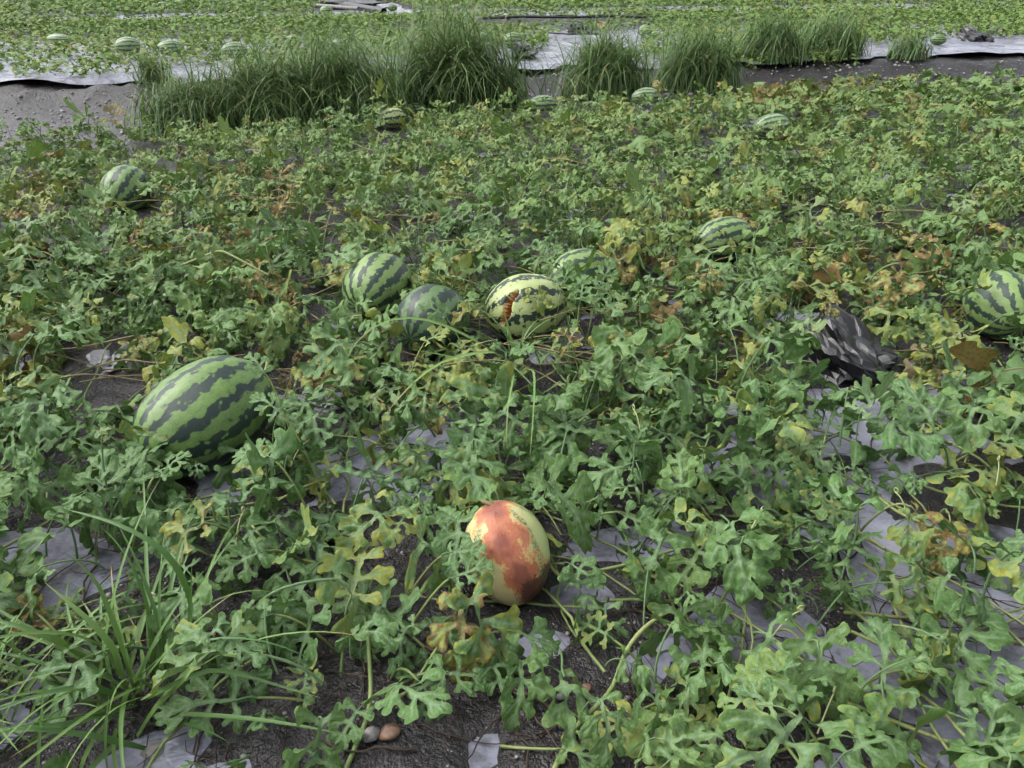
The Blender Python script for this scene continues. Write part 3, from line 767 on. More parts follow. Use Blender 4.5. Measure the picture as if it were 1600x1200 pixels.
for x, y, op_, dn_ in zip(xx.tolist(), yy.tolist(), OPN.tolist(), DEN.tolist()):
    if not try_point(x, y, rad(x, y, y)): continue
    if rng.random() < op_ or rng.random() > dn_: continue
    P.append((x, y))
P = np.array(P)
PA, PT, PL, PZ = age_field(P[:, 0], P[:, 1]), fbm(P[:, 0]*2, P[:, 1]*2, 13, 2), fbm(P[:, 0]*1.3, P[:, 1]*1.3, 171, 3), base_z(P[:, 0], P[:, 1])
n_obj = 0; mass = {}; count = np.zeros(len(vroot), int)
for (x, y), pa_, pt_, pl_, pz_ in zip(P.tolist(), PA.tolist(), PT.tolist(), PL.tolist(), PZ.tolist()):
    # sit the stalk on the closest runner where one passes
    d2 = (SP[:, 0]-x)**2+(SP[:, 1]-y)**2; i = int(d2.argmin())
    z0 = pz_+.02
    if d2[i] < .05**2: x, y, z0 = SP[i]
    k = int(rng.integers(len(LEAVES))); az = rng.uniform(0, 2*math.pi)
    if rng.random() < .45: az = math.pi + rng.normal(0, .8)        # blades lean towards the open southern side
    sc = float(np.clip(rng.normal(.78, .22), .32, 1.18))*(1-.20*float(sstep(3.0, 5.0, y))); hgt = rng.choice([0, .03, .075, .12], p=[.34, .32, .22, .12])
    ctr = np.array([x - math.sin(az)*.12*sc, y + math.cos(az)*.12*sc, z0+hgt+.08])
    px, py, dep = proj(ctr)
    if dep < 1.15 and hgt > .05: hgt = .03
    if dep < .98: continue
    if rng.random() < hides_melon(px, py, dep): continue
    age = pa_*.38 + rng.random()**3.6*.54 - .08 + .02*float(sstep(2.4, 3.6, y))
    for a, b, rx, ry, w in HERO_AGE: age += w*math.exp(-((px-a)/rx)**2-((py-b)/ry)**2)*rng.uniform(.5, 1.2)
    tone = float(np.clip(.42 + .35*pt_ + rng.normal(0, .22), 0, 1))
    age = float(np.clip(age, 0, 1.05))
    if dep < 1.8: age = min(age, .40+.25*(rng.random() < .12)); sc *= .95
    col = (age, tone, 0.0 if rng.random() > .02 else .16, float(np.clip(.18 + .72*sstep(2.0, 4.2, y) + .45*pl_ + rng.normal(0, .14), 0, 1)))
    vi = vine_of(x, y)
    me = LEAVES[k]
    if age > .82 or rng.random() < .03: me = WILT[k % 5]
    inside = -60 < px < 1660 and -30 < py < 1290
    if inside and count[vi] < 290:
        o = bpy.data.objects.new('leaf', me); o.location = Vector((x, y, z0+hgt*.6))-Vector(vroot[vi])
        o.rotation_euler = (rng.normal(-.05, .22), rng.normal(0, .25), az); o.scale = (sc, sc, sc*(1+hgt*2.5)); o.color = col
        C.objects.link(o); o.parent = vobj[vi]; count[vi] += 1; n_obj += 1
    else:
        mass.setdefault(vi, []).append((x, y, z0+hgt*.6, az, sc*1.05, age, tone, col[3]))

# cheap leaf for the joined masses
def fan_leaf(seed, small=False):
    r_ = np.random.default_rng(seed)
    prof = [(0, .0), (.16, -.06), (.34, .03), (.20, .18), (.44, .42), (.38, .52), (.16, .46), (.28, .74), (.10, .72), (.12, .95), (0, 1.0)]
    if small: prof = [(0, .0), (.30, .04), (.14, .26), (.40, .52), (.13, .66), (0, 1.0)]
    pr = [(a*r_.uniform(.85, 1.15), b) for a, b in prof]; pl = [(-a*r_.uniform(.85, 1.15), b) for a, b in prof[1:-1]][::-1]
    rim = np.array(pr+pl); cx = [(0, .10), (0, .40), (0, .70)]
    pts = np.concatenate([np.array(cx), rim]); n = len(rim)
    tri = []
    near = [int(np.argmin([abs(c[1]-p[1]) for c in cx])) for p in rim]
    for i in range(n):
        j = (i+1) % n; tri.append((near[i], 3+i, 3+j))
        if near[i] != near[j]: tri.append((near[i], 3+j, near[j]))
    x, y = pts[:, 0], pts[:, 1]; ar = r_.uniform(.3, 1.3)
    z = r_.uniform(-.25, .45)*np.abs(x) - ar*.5*y*y + r_.normal(0, .05, len(pts)); z[:3] = -ar*.5*y[:3]**2
    ve = np.where(np.arange(len(pts)) < 3, .35, 1.0); ed = np.where(np.arange(len(pts)) < 3, 1., 0.)
    if small: ve, ed = np.full(len(pts), .9), np.full(len(pts), .6)
    pit = math.radians(r_.uniform(-20, 30)); c, s = math.cos(pit), math.sin(pit)
    Pn = np.stack([x, y*c-z*s, y*s+z*c], -1)*.165
    return Pn, np.array(tri), ve, ed
FANS = [fan_leaf(k) for k in range(9)]; SFANS = [fan_leaf(k, True) for k in range(9)]
def leaf_mass(name, items, parent, origin, FANS=FANS):
    V, Fc, T, E, S = [], [], [], [], 0; VE = []
    I = np.array(items); kind = np.arange(len(I)) % 9
    ex, ey, ez = rng.normal(0, .35, len(I)), rng.normal(0, .35, len(I)), I[:, 3]
    cx, sx, cy, sy, cz, sz = np.cos(ex), np.sin(ex), np.cos(ey), np.sin(ey), np.cos(ez), np.sin(ez)
    Rm = np.stack([cy*cz, sy*sx*cz-cx*sz, sy*cx*cz+sx*sz, cy*sz, sy*sx*sz+cx*cz, sy*cx*sz-sx*cz, -sy, cy*sx, cy*cx], -1).reshape(-1, 3, 3)
    for kk in range(9):
        m = kind == kk; n = int(m.sum())
        if not n: continue
        Pn, tri, ve, ed = FANS[kk]; q_ = len(Pn)
        V.append((np.einsum('nij,pj->npi', Rm[m], Pn)*I[m, 4][:, None, None] + (I[m, :3]-origin)[:, None, :]).reshape(-1, 3))
        Fc.append((tri[None]+(S+np.arange(n)*q_)[:, None, None]).reshape(-1, 3)); S += n*q_
        VE.append(np.tile(ve, n)); E.append(np.tile(ed, n))
        tt = np.zeros((n, 4)); tt[:, 0] = I[m, 5]; tt[:, 1] = I[m, 6]; tt[:, 3] = I[m, 7]; T.append(np.repeat(tt, q_, 0))
    me = mesh(name, np.concatenate(V), np.concatenate(Fc), M['leaf_mass'], {'vein': np.concatenate(VE), 'edge': np.concatenate(E), 'tint': np.concatenate(T)})
    return obj(name, me, parent)
for vi, items in mass.items():
    items = [(x, y, z+.07, az, sc, a, t, l) for x, y, z, az, sc, a, t, l in items]
    tag(leaf_mass('foliage', items, vobj[vi], vroot[vi]), None, None, None, 'stuff')

# leaves whose place the photograph shows plainly: stalk end, tip, heights (m), shape, age, tone, scale
HERO = [((876, 455), (890, 402), .20, .30, 1, .1, .6, .8), ((935, 452), (958, 398), .2, .3, 9 % 8, .1, .6, .8), ((905, 478), (912, 425), .2, .3, 3, .05, .5, .8), ((960, 470), (930, 440), .2, .26, 5, .05, .5, .8),
        ((700, 500), (655, 470), .2, .26, 0, .35, .5, .8), ((660, 540), (700, 505), .2, .25, 4, .5, .7, .8), ((445, 650), (388, 612), .24, .28, 1, .05, .5, .9),
        ((430, 720), (360, 700), .22, .22, 3, .1, .5, .9), ((240, 745), (290, 705), .2, .24, 5, .1, .55, .9), ((420, 590), (395, 560), .26, .3, 6, .05, .5, .8), ((700, 905), (762, 880), .15, .18, 3, .05, .3, .8),
        ((690, 868), (762, 850), .16, .20, 1, .1, .25, 1.0), ((722, 800), (700, 895), .18, .15, 2, .1, .3, .9), ((735, 700), (770, 800), .17, .20, 0, .15, .5, 1.0),
        ((640, 990), (520, 905), .06, .10, 3, .05, .45, 1.0), ((790, 985), (885, 1005), .10, .07, 4, .05, .4, .9), ((760, 1000), (800, 1100), .08, .03, 5, .1, .35, .8),
        ((670, 1050), (780, 1045), .08, .06, 0, .05, .5, .9), ((650, 1060), (690, 1120), .08, .03, 6, .05, .4, .7), ((1105, 850), (1040, 925), .16, .10, 2, .05, .75, 1.0),
        ((1150, 1000), (1095, 930), .06, .13, 6, .05, .4, 1.0), ((1000, 720), (900, 760), .16, .14, 1, .05, .5, 1.1), ((960, 800), (1050, 830), .12, .10, 3, .05, .4, 1.0),
        ((880, 880), (945, 905), .10, .12, 6, .2, .35, .8), ((1290, 1090), (1140, 1050), .10, .12, 4, .35, .95, 1.1), ((1230, 1110), (1110, 1090), .14, .10, 5, .3, .9, 1.0),
        ((1380, 1110), (1370, 950), .08, .14, 1, .05, .35, 1.1), ((1470, 1030), (1580, 920), .06, .13, 2, .05, .4, 1.0), ((1440, 1050), (1545, 1110), .10, .05, 7, .05, .45, .9),
        ((1310, 1150), (1450, 1160), .08, .09, 0, .1, .6, 1.0), ((1290, 680), (1310, 600), .12, .17, 1, .05, .4, 1.0), ((1400, 640), (1415, 560), .10, .15, 2, .02, .4, .9),
        ((1530, 660), (1560, 575), .10, .15, 4, .02, .4, 1.0), ((430, 960), (330, 980), .12, .10, 6, .1, .4, .9), ((420, 860), (330, 905), .14, .12, 0, .1, .45, 1.0),
        ((400, 1090), (230, 1120), .06, .07, 1, .05, .45, 1.1), ((500, 880), (430, 990), .12, .05, 3, .05, .35, 1.0), ((150, 800), (160, 690), .10, .20, 5, .1, .5, .9),
        ((190, 790), (200, 690), .10, .19, 1, .1, .5, .8), ((570, 1100), (520, 1160), .06, .04, 2, .3, .3, 1.0), ((540, 960), (570, 800), .10, .16, 7, .45, .9, .9),
        ((640, 800), (610, 850), .1, .1, 0, .45, .9, .7), ((30, 1000), (80, 960), .08, .08, 2, .75, .6, 1.0), ((60, 960), (10, 930), .1, .1, 4, .7, .6, .9),
        ((1000, 1110), (920, 1165), .06, .07, 6, .55, .6, .9), ((1480, 800), (1475, 890), .14, .09, 6, .72, .8, .8), ((1420, 790), (1440, 810), .14, .12, 0, .7, .8, .7),
        ((960, 1000), (900, 970), .07, .07, 5, .45, .35, .8), ((700, 850), (690, 780), .15, .19, 4, .1, .45, .8), ((1250, 1000), (1290, 1090), .10, .08, 3, .05, .5, .9),
        ((300, 900), (255, 860), .14, .15, 5, .05, .3, 1.0), ((870, 1170), (960, 1180), .04, .06, 4, .35, .6, .9), ((1080, 1190), (1010, 1150), .07, .1, 2, .4, .7, .9)]
for k, (a, b, za, zb, sh, age, tone, sc) in enumerate(HERO):
    pa, pb = Vector(at(*a, za)), Vector(at(*b, zb)); d = pb-pa; L = d.length
    yv = d.normalized(); nrm = Vector((.15*math.sin(k*2.1), -.35, 1)); xv = yv.cross(nrm).normalized(); zv = xv.cross(yv)
    m = Matrix((xv, yv, zv)).transposed(); s = L/.19
    s = max(.5, min(1.05, s))*.95
    vi = vine_of(pa.x, pa.y)
    o = bpy.data.objects.new('leaf', FLAT[sh]); o.location = pa-Vector(vroot[vi]); o.rotation_euler = m.to_euler(); o.scale = (s*1.05, s, s)
    o.color = (age, tone, 0, .15+.5*(tone > .7)); C.objects.link(o); o.parent = vobj[vi]; n_obj += 1
    # its stalk runs down to the ground behind the blade
    g = pa - yv*.10; gz = float(base_z(np.array([g.x]), np.array([g.y]))[0])+.01
    c = [pa+yv*.004, pa-yv*.02+Vector((0, 0, -.004)), pa-yv*.06+Vector((0, 0, -.35*(pa.z-gz))), Vector((g.x, g.y, gz))]
    tt = np.linspace(0, 1, 8); pts = [((1-t)**3*c[0]+3*t*(1-t)**2*c[1]+3*t*t*(1-t)*c[2]+t**3*c[3])-Vector(vroot[vi]) for t in tt]
    tube('leaf_stalk', pts, .0022, .0032, M['stem'], 5, vobj[vi])
print('leaf objects', n_obj, 'mass', sum(len(v) for v in mass.values()), 'max per vine', count.max())

# plainly visible runners
def smooth_path(pts, n):
    pts = np.asarray(pts, float); s = np.r_[0, np.cumsum(np.linalg.norm(np.diff(pts, axis=0), axis=1))]; q_ = np.linspace(0, s[-1], n)
    out = np.stack([np.interp(q_, s, pts[:, i]) for i in range(3)], -1)
    for _ in range(2): out[1:-1] = (out[:-2]+2*out[1:-1]+out[2:])/4
    return out
for pl, r0 in [([(860, 1215, .02), (895, 1140, .03), (958, 1078, .05), (975, 1020, .07), (1000, 985, .09), (1050, 950, .08)], .0050),
               ([(895, 1140, .03), (930, 1160, .03), (980, 1180, .03)], .0035),
               ([(535, 1215, .02), (575, 1120, .04), (580, 1080, .05), (575, 990, .07), (570, 960, .08)], .0045), ([(577, 1110, .04), (640, 1080, .06), (700, 985, .09)], .0032),
               ([(0, 778, .10), (110, 745, .10), (220, 715, .10)], .004), ([(1330, 740, .07), (1400, 800, .06), (1520, 850, .06), (1610, 880, .06)], .0042),
               ([(1350, 880, .05), (1440, 950, .05), (1520, 985, .04), (1610, 1010, .04)], .0042), ([(270, 420, .16), (345, 390, .24), (420, 430, .18)], .005),
               ([(870, 450, .1), (930, 450, .12), (990, 440, .1)], .004), ([(820, 800, .12), (870, 905, .07), (990, 880, .07), (1080, 850, .06)], .004),
               ([(650, 780, .06), (660, 800, .08), (740, 815, .08)], .003), ([(380, 800, .1), (400, 830, .1), (440, 870, .08)], .0035)]:
    P3 = smooth_path([at(a, b, c) for a, b, c in pl], 24); vi = vine_of(*P3[12][:2])
    tube('stem', P3-vroot[vi], r0, r0*.8, M['stem'], 8, vobj[vi])
    for jn in range(4, 24, 6):                       # swollen joints along the runner
        pass
# tendrils: a thin stalk that ends in a coil
for a, b, z, az in [(380, 800, .16, 1.4), (1250, 955, .12, .3), (1303, 1083, .12, .9), (240, 935, .12, 2.8), (660, 800, .05, 2.4), (1400, 770, .1, 2.0), (520, 1190, .05, 1.0), (760, 740, .15, 2.2),
                    (1190, 800, .15, .8), (990, 640, .2, 1.9), (480, 690, .15, .7), (1560, 720, .15, 1.2)]:
    p = at(a, b, z); vi = vine_of(p[0], p[1]); pts = []
    for t in np.linspace(0, 1, 14): pts.append(p + np.array([math.cos(az)*.05*(1-t)*-1, math.sin(az)*.05*(1-t)*-1, -.05*(1-t)**2]))
    for t in np.linspace(0, 1, 30)[1:]:
        an = t*2*math.pi*2.5; rr = .007*(1-.5*t); pts.append(p + np.array([math.cos(az)*rr*math.sin(an), math.sin(az)*rr*math.sin(an)+.006*t, rr*(1-math.cos(an))]))
    tube('tendril', np.array(pts)-vroot[vi], .0015, .0009, M['tendril'], 5, vobj[vi])

# dead stems lying on the film and the mud
V, Fc, S = [], [], 0
for k in range(520):
    px, py = rng.uniform(-60, 1660), 300+900*rng.random()**.8; p = at(px, py, 0)
    if vrow(p[0], p[1]) > 6.4: continue
    a = rng.uniform(0, 6.28); n = int(rng.integers(5, 14)); pl = []; q_ = p[:2].copy(); w = rng.normal(0, .12)
    for i in range(n): pl.append(q_.copy()); a += rng.normal(0, .3)+w; q_ = q_+.022*np.array([math.cos(a), math.sin(a)])
    pl = np.array(pl); z = np.maximum(ground_z(pl[:, 0], pl[:, 1]), film_z(pl[:, 0], pl[:, 1])) + .004 + .012*rng.random()*np.sin(np.linspace(0, 3.1, n))
    r0 = rng.choice([.0012, .0018, .0028], p=[.5, .35, .15])
    v, f = tube(None, np.column_stack([pl, z]), r0, r0*.5, None, 4); V.append(v); Fc.append(f+S); S += len(v)
tag(obj('dead_stem_litter', mesh('dead_stem_litter', np.concatenate(V), np.concatenate(Fc), M['dead'])), 'thin blackened dead stems strewn over mud and film', 'litter', None, 'stuff')
V, Fc, S = [], [], 0
for k in range(260):
    px, py = rng.uniform(-60, 1660), 200+420*rng.random(); p = at(px, py, .1)
    if vrow(p[0], p[1]) > 6.4 or (abs(px-1330) < 150 and abs(py-570) < 90): continue
    a = rng.uniform(-.5, .5)+math.pi*rng.integers(2); n = int(rng.integers(6, 14)); pl = []; q_ = p[:2].copy()
    for i in range(n): pl.append(q_.copy()); a += rng.normal(0, .15); q_ = q_+.035*np.array([math.cos(a), math.sin(a)])
    pl = np.array(pl); z = base_z(pl[:, 0], pl[:, 1]) + rng.uniform(.02, .13) + .03*np.sin(np.linspace(0, 3.1, n)+rng.uniform(0, 3))
    v, f = tube(None, np.column_stack([pl, z]), .0025, .0018, None, 4); V.append(v); Fc.append(f+S); S += len(v)
tag(obj('dry_stem_litter', mesh('dry_stem_litter', np.concatenate(V), np.concatenate(Fc), M['dry'])), 'straw coloured dry stems tangled through the vines', 'litter', None, 'stuff')
P3 = smooth_path([at(a, b, c) for a, b, c in [(665, 1010, .05), (720, 1040, .04), (800, 1075, .03), (850, 1095, .03), (885, 1130, .02), (900, 1180, .02)]], 20)
o = tube('dead_runner', P3-P3[10], .0045, .0030, M['dead'], 7, None, P3[10]); tag(o, 'thick dry brown runner on the mud below the rotten melon', 'dead stem')

# ------------------------------------------------------------------ grass
def blade(L, w, el, curl, twist, nseg=9, r_=rng):
    """folded, tapering, arching strip growing from the origin towards +Y"""
    s = np.linspace(0, 1, nseg); ang = el - curl*s**1.4; dy, dz = np.cos(ang)*L/(nseg-1), np.sin(ang)*L/(nseg-1)
    y = np.r_[0, np.cumsum(dy[:-1])]; z = np.r_[0, np.cumsum(dz[:-1])]
    wd = w*np.clip(np.minimum(.65+s*1.6, 1.0)*(1-s**2.6)+.02, .02, 1)/2; x0 = twist*s**2*L
    nz = np.cos(ang); ny = -np.sin(ang); kf = .35*wd
    Lf = np.stack([x0-wd, y+ny*kf, z+nz*kf], -1); Md = np.stack([x0, y, z], -1); Rt = np.stack([x0+wd, y+ny*kf, z+nz*kf], -1)
    V = np.stack([Lf, Md, Rt], 1).reshape(-1, 3)
    i = np.arange(nseg-1)*3
    Fc = np.concatenate([np.stack([i, i+1, i+4, i+3], -1), np.stack([i+1, i+2, i+5, i+4], -1)])
    return V, Fc, np.repeat(s, 3)
def tussock(px, py, wpx, hpx, n, label, seed, lean=0.):
    p = at(px, py, -.05); p[2] = float(base_z(p[:1], p[1:2])[0])-.02; dep = float(proj(p)[2]); W, Hh = wpx/F*dep/2, hpx/F*dep
    e = empty('grass_tussock', p); tag(e, label, 'grass', 'grass tussocks in the furrow')
    r_ = np.random.default_rng(seed)
    for part, frac, mat in (('blades', 1.0, M['grass']), ('dry_blades', .04, M['dry'])):
        V, Fc, T, A, S = [], [], [], [], 0
        for k in range(int(n*frac*1.35)):
            rr = math.sqrt(r_.random())*(1 if r_.random() < .88 else 1.35); a = r_.uniform(0, 2*math.pi); ox, oy = 1.0*W*rr*math.cos(a), .8*min(W, .40)*rr*math.sin(a)
            az = math.atan2(ox*1.4, -oy*1.2)*1.0 + r_.normal(0, .7)
            L = Hh*r_.uniform(.9, 2.1)*(1-.2*rr*r_.random())
            v, f, s = blade(L, r_.uniform(.006, .0125), math.radians(r_.uniform(54, 88)), r_.uniform(.8, 2.8), r_.normal(lean, .14), 8, r_)
            c, sn = math.cos(az), math.sin(az); v = np.stack([v[:, 0]*c - v[:, 1]*-sn*1.0, v[:, 0]*-sn*-1*0 + v[:, 1]*-c + v[:, 0]*sn, v[:, 2]], -1) if False else np.stack([v[:, 0]*c-v[:, 1]*sn, v[:, 0]*sn+v[:, 1]*c, v[:, 2]], -1)
            V.append(v+np.array([ox, oy, 0])); Fc.append(f+S); S += len(v); T.append(s); A.append(np.full(len(v), r_.random()))
        o = obj(part, mesh(part, np.concatenate(V), np.concatenate(Fc), mat, {'along': np.concatenate(T), 'tone': np.concatenate(A)}), e); tag(o, None, None, None, 'stuff')
tussock(305, 196, 170, 72, 620, 'low dark grass tussock, leftmost of the row beside the bare furrow', 1)
tussock(415, 194, 210, 98, 900, 'dark grass tussock with arching blades, left half of the broad clump', 2)
tussock(535, 188, 215, 108, 1000, 'dark grass tussock with arching blades, right half of the broad clump', 3)
tussock(712, 168, 250, 116, 1300, 'tallest and widest dark grass tussock, at the centre of the row', 4)
tussock(942, 152, 135, 92, 800, 'rounded grass tussock standing apart, right of the open furrow gap', 5)
tussock(1085, 136, 140, 78, 800, 'loose grass tussock, left one of the three on the right', 6)
tussock(1198, 114, 105, 54, 650, 'dark grass tussock, middle one of the three on the right', 7)
tussock(1292, 109, 105, 50, 650, 'dark grass tussock, right one of the three on the right', 8)
tussock(1415, 110, 70, 30, 200, 'small low grass tuft before the film at the far right', 9)
tussock(245, 150, 60, 42, 150, 'thin wispy grass tuft growing from the film edge at left', 10)

BLADES = []
for k in range(14):
    r_ = np.random.default_rng(70+k)
    v, f, s = blade(1.0, r_.uniform(.016, .027), math.radians(r_.uniform(45, 88)), r_.uniform(.5, 2.1), r_.normal(0, .12), 14, r_)
    BLADES.append(mesh('blade', v, f, M['sedge'], {'along': s, 'tone': np.full(len(v), r_.random())}))
FLATB = []
for k in range(8):
    r_ = np.random.default_rng(170+k)
    v, f, s = blade(1.0, r_.uniform(.022, .034), math.radians(r_.uniform(18, 45)), r_.uniform(.4, 1.1), r_.normal(0, .15), 14, r_)
    FLATB.append(mesh('blade', v, f, M['sedge'], {'along': s, 'tone': np.full(len(v), r_.random())}))
def tuft(px, py, n, Lr, label, seed, spread=.05, pool=BLADES, azr=(0, 6.283)):
    p = at(px, py, 0); p[2] = float(base_z(p[:1], p[1:2])[0]); e = empty('grass_tuft', p); tag(e, label, 'grass', 'bright grass tufts in the near bed')
    r_ = np.random.default_rng(seed)
    for k in range(n):
        o = bpy.data.objects.new('blade', pool[int(r_.integers(len(pool)))]); s = r_.uniform(*Lr)
        a = r_.uniform(*azr); o.location = (r_.normal(0, spread), r_.normal(0, spread), 0); o.rotation_euler = (r_.normal(0, .18), r_.normal(0, .2), a)
        o.scale = (r_.uniform(.30, .42)*1.0 if s < .3 else r_.uniform(.32, .42), s, s); C.objects.link(o); o.parent = e
    return e, p
def free_blade(e, p, pts, w, pool_tone, mat='sedge', lift=.07):
    """one blade along a path of (px, py, z), child of tuft e"""
    P3 = smooth_path([at(q_[0], q_[1], q_[2]+lift*min(1, i_)) for i_, q_ in enumerate(pts)], 16); T = np.gradient(P3, axis=0); T /= np.linalg.norm(T, axis=1)[:, None]
    side = np.cross(T, np.array([0, -.5, .85])); side /= np.linalg.norm(side, axis=1)[:, None]; nn = np.cross(side, T)
    s = np.linspace(0, 1, 16); wd = w*np.minimum(.6+s*1.5, 1)*(1-s**2.8)/2+.0003
    V = np.stack([P3-side*wd[:, None]+nn*wd[:, None]*.4, P3, P3+side*wd[:, None]+nn*wd[:, None]*.4], 1).reshape(-1, 3)-p
    i = np.arange(15)*3; Fc = np.concatenate([np.stack([i, i+1, i+4, i+3], -1), np.stack([i+1, i+2, i+5, i+4], -1)])
    obj('blade', mesh('blade', V, Fc, M[mat], {'along': np.repeat(s, 3), 'tone': np.full(48, pool_tone)}), e)
e, p = tuft(215, 1095, 52, (.20, .48), 'large bright grass tuft with arching blades in the bottom left corner', 5, .035, BLADES+FLATB)
for pts, w, t in [([(215, 1090, .01), (190, 1000, .13), (150, 900, .26), (105, 865, .30)], .012, .5), ([(205, 1095, .01), (180, 1010, .1), (130, 960, .16), (70, 910, .2)], .013, .9),
                  ([(225, 1095, .01), (250, 1080, .05), (330, 1040, .05), (500, 1090, .03)], .009, .4), ([(220, 1100, .01), (140, 1070, .06), (60, 1085, .08), (-30, 1120, .06)], .010, .6),
                  ([(225, 1100, .01), (120, 1130, .07), (40, 1140, .08), (-40, 1135, .08)], .011, .7), ([(230, 1170, .01), (150, 1150, .05), (60, 1138, .09), (-30, 1145, .1)], .010, .75),
                  ([(300, 1010, .02), (300, 930, .14), (265, 860, .24), (180, 815, .28), (100, 795, .28)], .012, .7), ([(290, 1015, .02), (298, 960, .1), (300, 880, .22)], .010, .8),
                  ([(150, 1035, .02), (90, 1000, .1), (20, 975, .14), (-30, 965, .14)], .014, .8), ([(230, 1120, .01), (290, 1060, .08), (340, 985, .1)], .009, .3),
                  ([(170, 1210, .01), (165, 1150, .08), (170, 1085, .17)], .009, .9), ([(60, 1210, .02), (65, 1130, .1), (68, 1080, .16)], .010, .97)]:
    free_blade(e, p, pts, w, t)
e, p = tuft(0, 1140, 46, (.20, .42), 'grass tuft cut by the left picture edge near the bottom', 6, .05)
e, p = tuft(810, 575, 14, (.14, .28), 'bright grass with long arching blades in front of the cracked melon', 7, .02)
for pts, w, t in [([(808, 572, .02), (796, 520, .10), (786, 480, .18)], .020, .85), ([(812, 575, .02), (815, 530, .1), (820, 510, .13)], .012, .9),
                  ([(800, 570, .02), (770, 548, .12), (690, 560, .14), (640, 600, .1), (600, 650, .05)], .014, .5), ([(795, 568, .02), (740, 530, .14), (670, 495, .2), (600, 495, .22), (560, 520, .2), (540, 560, .15)], .013, .45),
                  ([(790, 570, .02), (720, 560, .1), (640, 545, .14)], .008, .6), ([(780, 570, .02), (730, 540, .12), (775, 530, .14)], .008, .1),
                  ([(805, 575, .02), (800, 600, .12), (790, 650, .14), (792, 700, .1)], .008, .4), ([(815, 575, .02), (836, 580, .15), (834, 640, .14), (828, 715, .1)], .009, .4),
                  ([(870, 560, .02), (890, 510, .12), (880, 470, .2)], .007, .5), ([(915, 530, .02), (900, 500, .1), (885, 470, .14)], .006, .3)]:
    free_blade(e, p, pts, w*.8, t, 'sedge_bright', .13)

# ------------------------------------------------------------------ plastic waste
def crumple(name, px, py, wpx, dpx, hpx, label, seed, mat='black', cat='plastic sheet', n=20, sharp=1.0, flat=False, group=None):
    p = at(px, py, 0); p[2] = float(base_z(p[:1], p[1:2])[0]); dep = float(proj(p)[2]); W, Dp, Hh = wpx/F*dep/2, dpx/F*dep/2, hpx/F*dep
    rs_ = np.random.default_rng(seed); nu, nv = n*2, n
    th = np.linspace(0, 2*math.pi, nu, endpoint=False); ph = np.linspace(0, 1, nv)
    TH_, PH_ = np.meshgrid(th, ph); PH_ = PH_ + rs_.normal(0, .18/nv, PH_.shape)*((PH_ > .02) & (PH_ < .98)); TH_ = TH_ + rs_.normal(0, .25/nu*6.28, TH_.shape)
    el = np.clip(PH_, 0, 1)*math.pi*.5                       # top of the bundle down to the ground
    Q = np.stack([np.sin(el)*np.cos(TH_), np.sin(el)*np.sin(TH_), np.cos(el)], -1)
    d = np.ones(TH_.shape)
    for kf in range(8):                                      # straight creases: folded planes at random angles
        dr = rs_.normal(0, 1, 3); dr /= np.linalg.norm(dr); t = (Q@dr)*rs_.uniform(.8, 2.6)+rs_.uniform(-1, 1); d = d + (np.abs(t-np.floor(t+.5))*2-.5)*rs_.uniform(.10, .26)*sharp
    d[0] = d[0].mean(); xs, ys = Q[..., 0]*d*W, Q[..., 1]*d*Dp
    lop = 1+.45*np.cos(TH_-2.6)*np.sin(el)                    # one side higher than the other
    z = np.maximum(Q[..., 2]**(.75 if not flat else 1.4)*d*Hh*lop, .004) * (1 if not flat else .5)
    skirt = 1+.22*(PH_ > .9)*rs_.uniform(0, 1, PH_.shape); xs, ys = xs*skirt, ys*skirt
    i = np.arange(nu*nv).reshape(nv, nu); j = np.roll(i, -1, 1)
    gf = np.concatenate([np.stack([i[:-1], i[1:], j[1:]], -1).reshape(-1, 3), np.stack([i[:-1], j[1:], j[:-1]], -1).reshape(-1, 3)])
    me = mesh(name, np.stack([xs, ys, z], -1).reshape(-1, 3), gf, M[mat], smooth=False)
    o = obj(name, me, None, p); return tag(o, label, cat, group)
crumple('plastic_sheet', 1330, 572, 155, 190, 62, 'crumpled black plastic sheet heaped among leaves at the right', 3)
crumple('plastic_scrap', 175, 572, 74, 110, 34, 'small crumpled grey plastic scrap on the muddy gap at left', 5, 'scrap', 'plastic scrap', 10, 1.6, True)
crumple('plastic_sheet', 1490, 393, 60, 80, 14, 'dark plastic flap among the vines above the right edge melon', 15)
crumple('plastic_sheet', 1520, 76, 36, 60, 14, 'black plastic lump lying on the pale film at the far right', 8)
crumple('plastic_sheet', 1487, 116, 48, 60, 12, 'black plastic lump in the bare furrow at the far right', 9)
crumple('plastic_sheet', 818, 107, 38, 60, 20, 'black plastic lump on the film right of the tallest tussock', 10)
crumple('plastic_sheet', 752, 176, 44, 70, 18, 'black plastic at the foot of the tallest tussock', 11)
crumple('plastic_sheet', 832, 75, 40, 70, 10, 'dark film flap beside the melon on the second bed', 12)
crumple('plastic_sheet', 905, 62, 36, 60, 9, 'dark film flap near the orange scrap on the second bed', 13)
crumple('plastic_sheet', 560, 16, 100, 120, 9, 'heap of torn black film at the far top centre', 14)
crumple('plastic_scrap', 612, 22, 34, 60, 6, 'pale crumpled film scrap right of the far black heap', 16, 'scrap', 'plastic scrap', 10)
for a, b, c, d, lab in [((495, 8), (560, 13), .03, 'white', 'pale pipe lying on the far black film heap'), ((540, 8), (600, 18), .06, 'black', 'black rolled film lying on the far heap')]:
    p0, p1 = at(*a, .2), at(*b, .2); o = tube('pipe' if d == 'white' else 'film_roll', np.linspace(p0, p1, 12)-p0, c, c, M[d], 8, None, p0); tag(o, lab, 'pipe' if d == 'white' else 'film roll')
p0 = at(760, 32, .14)
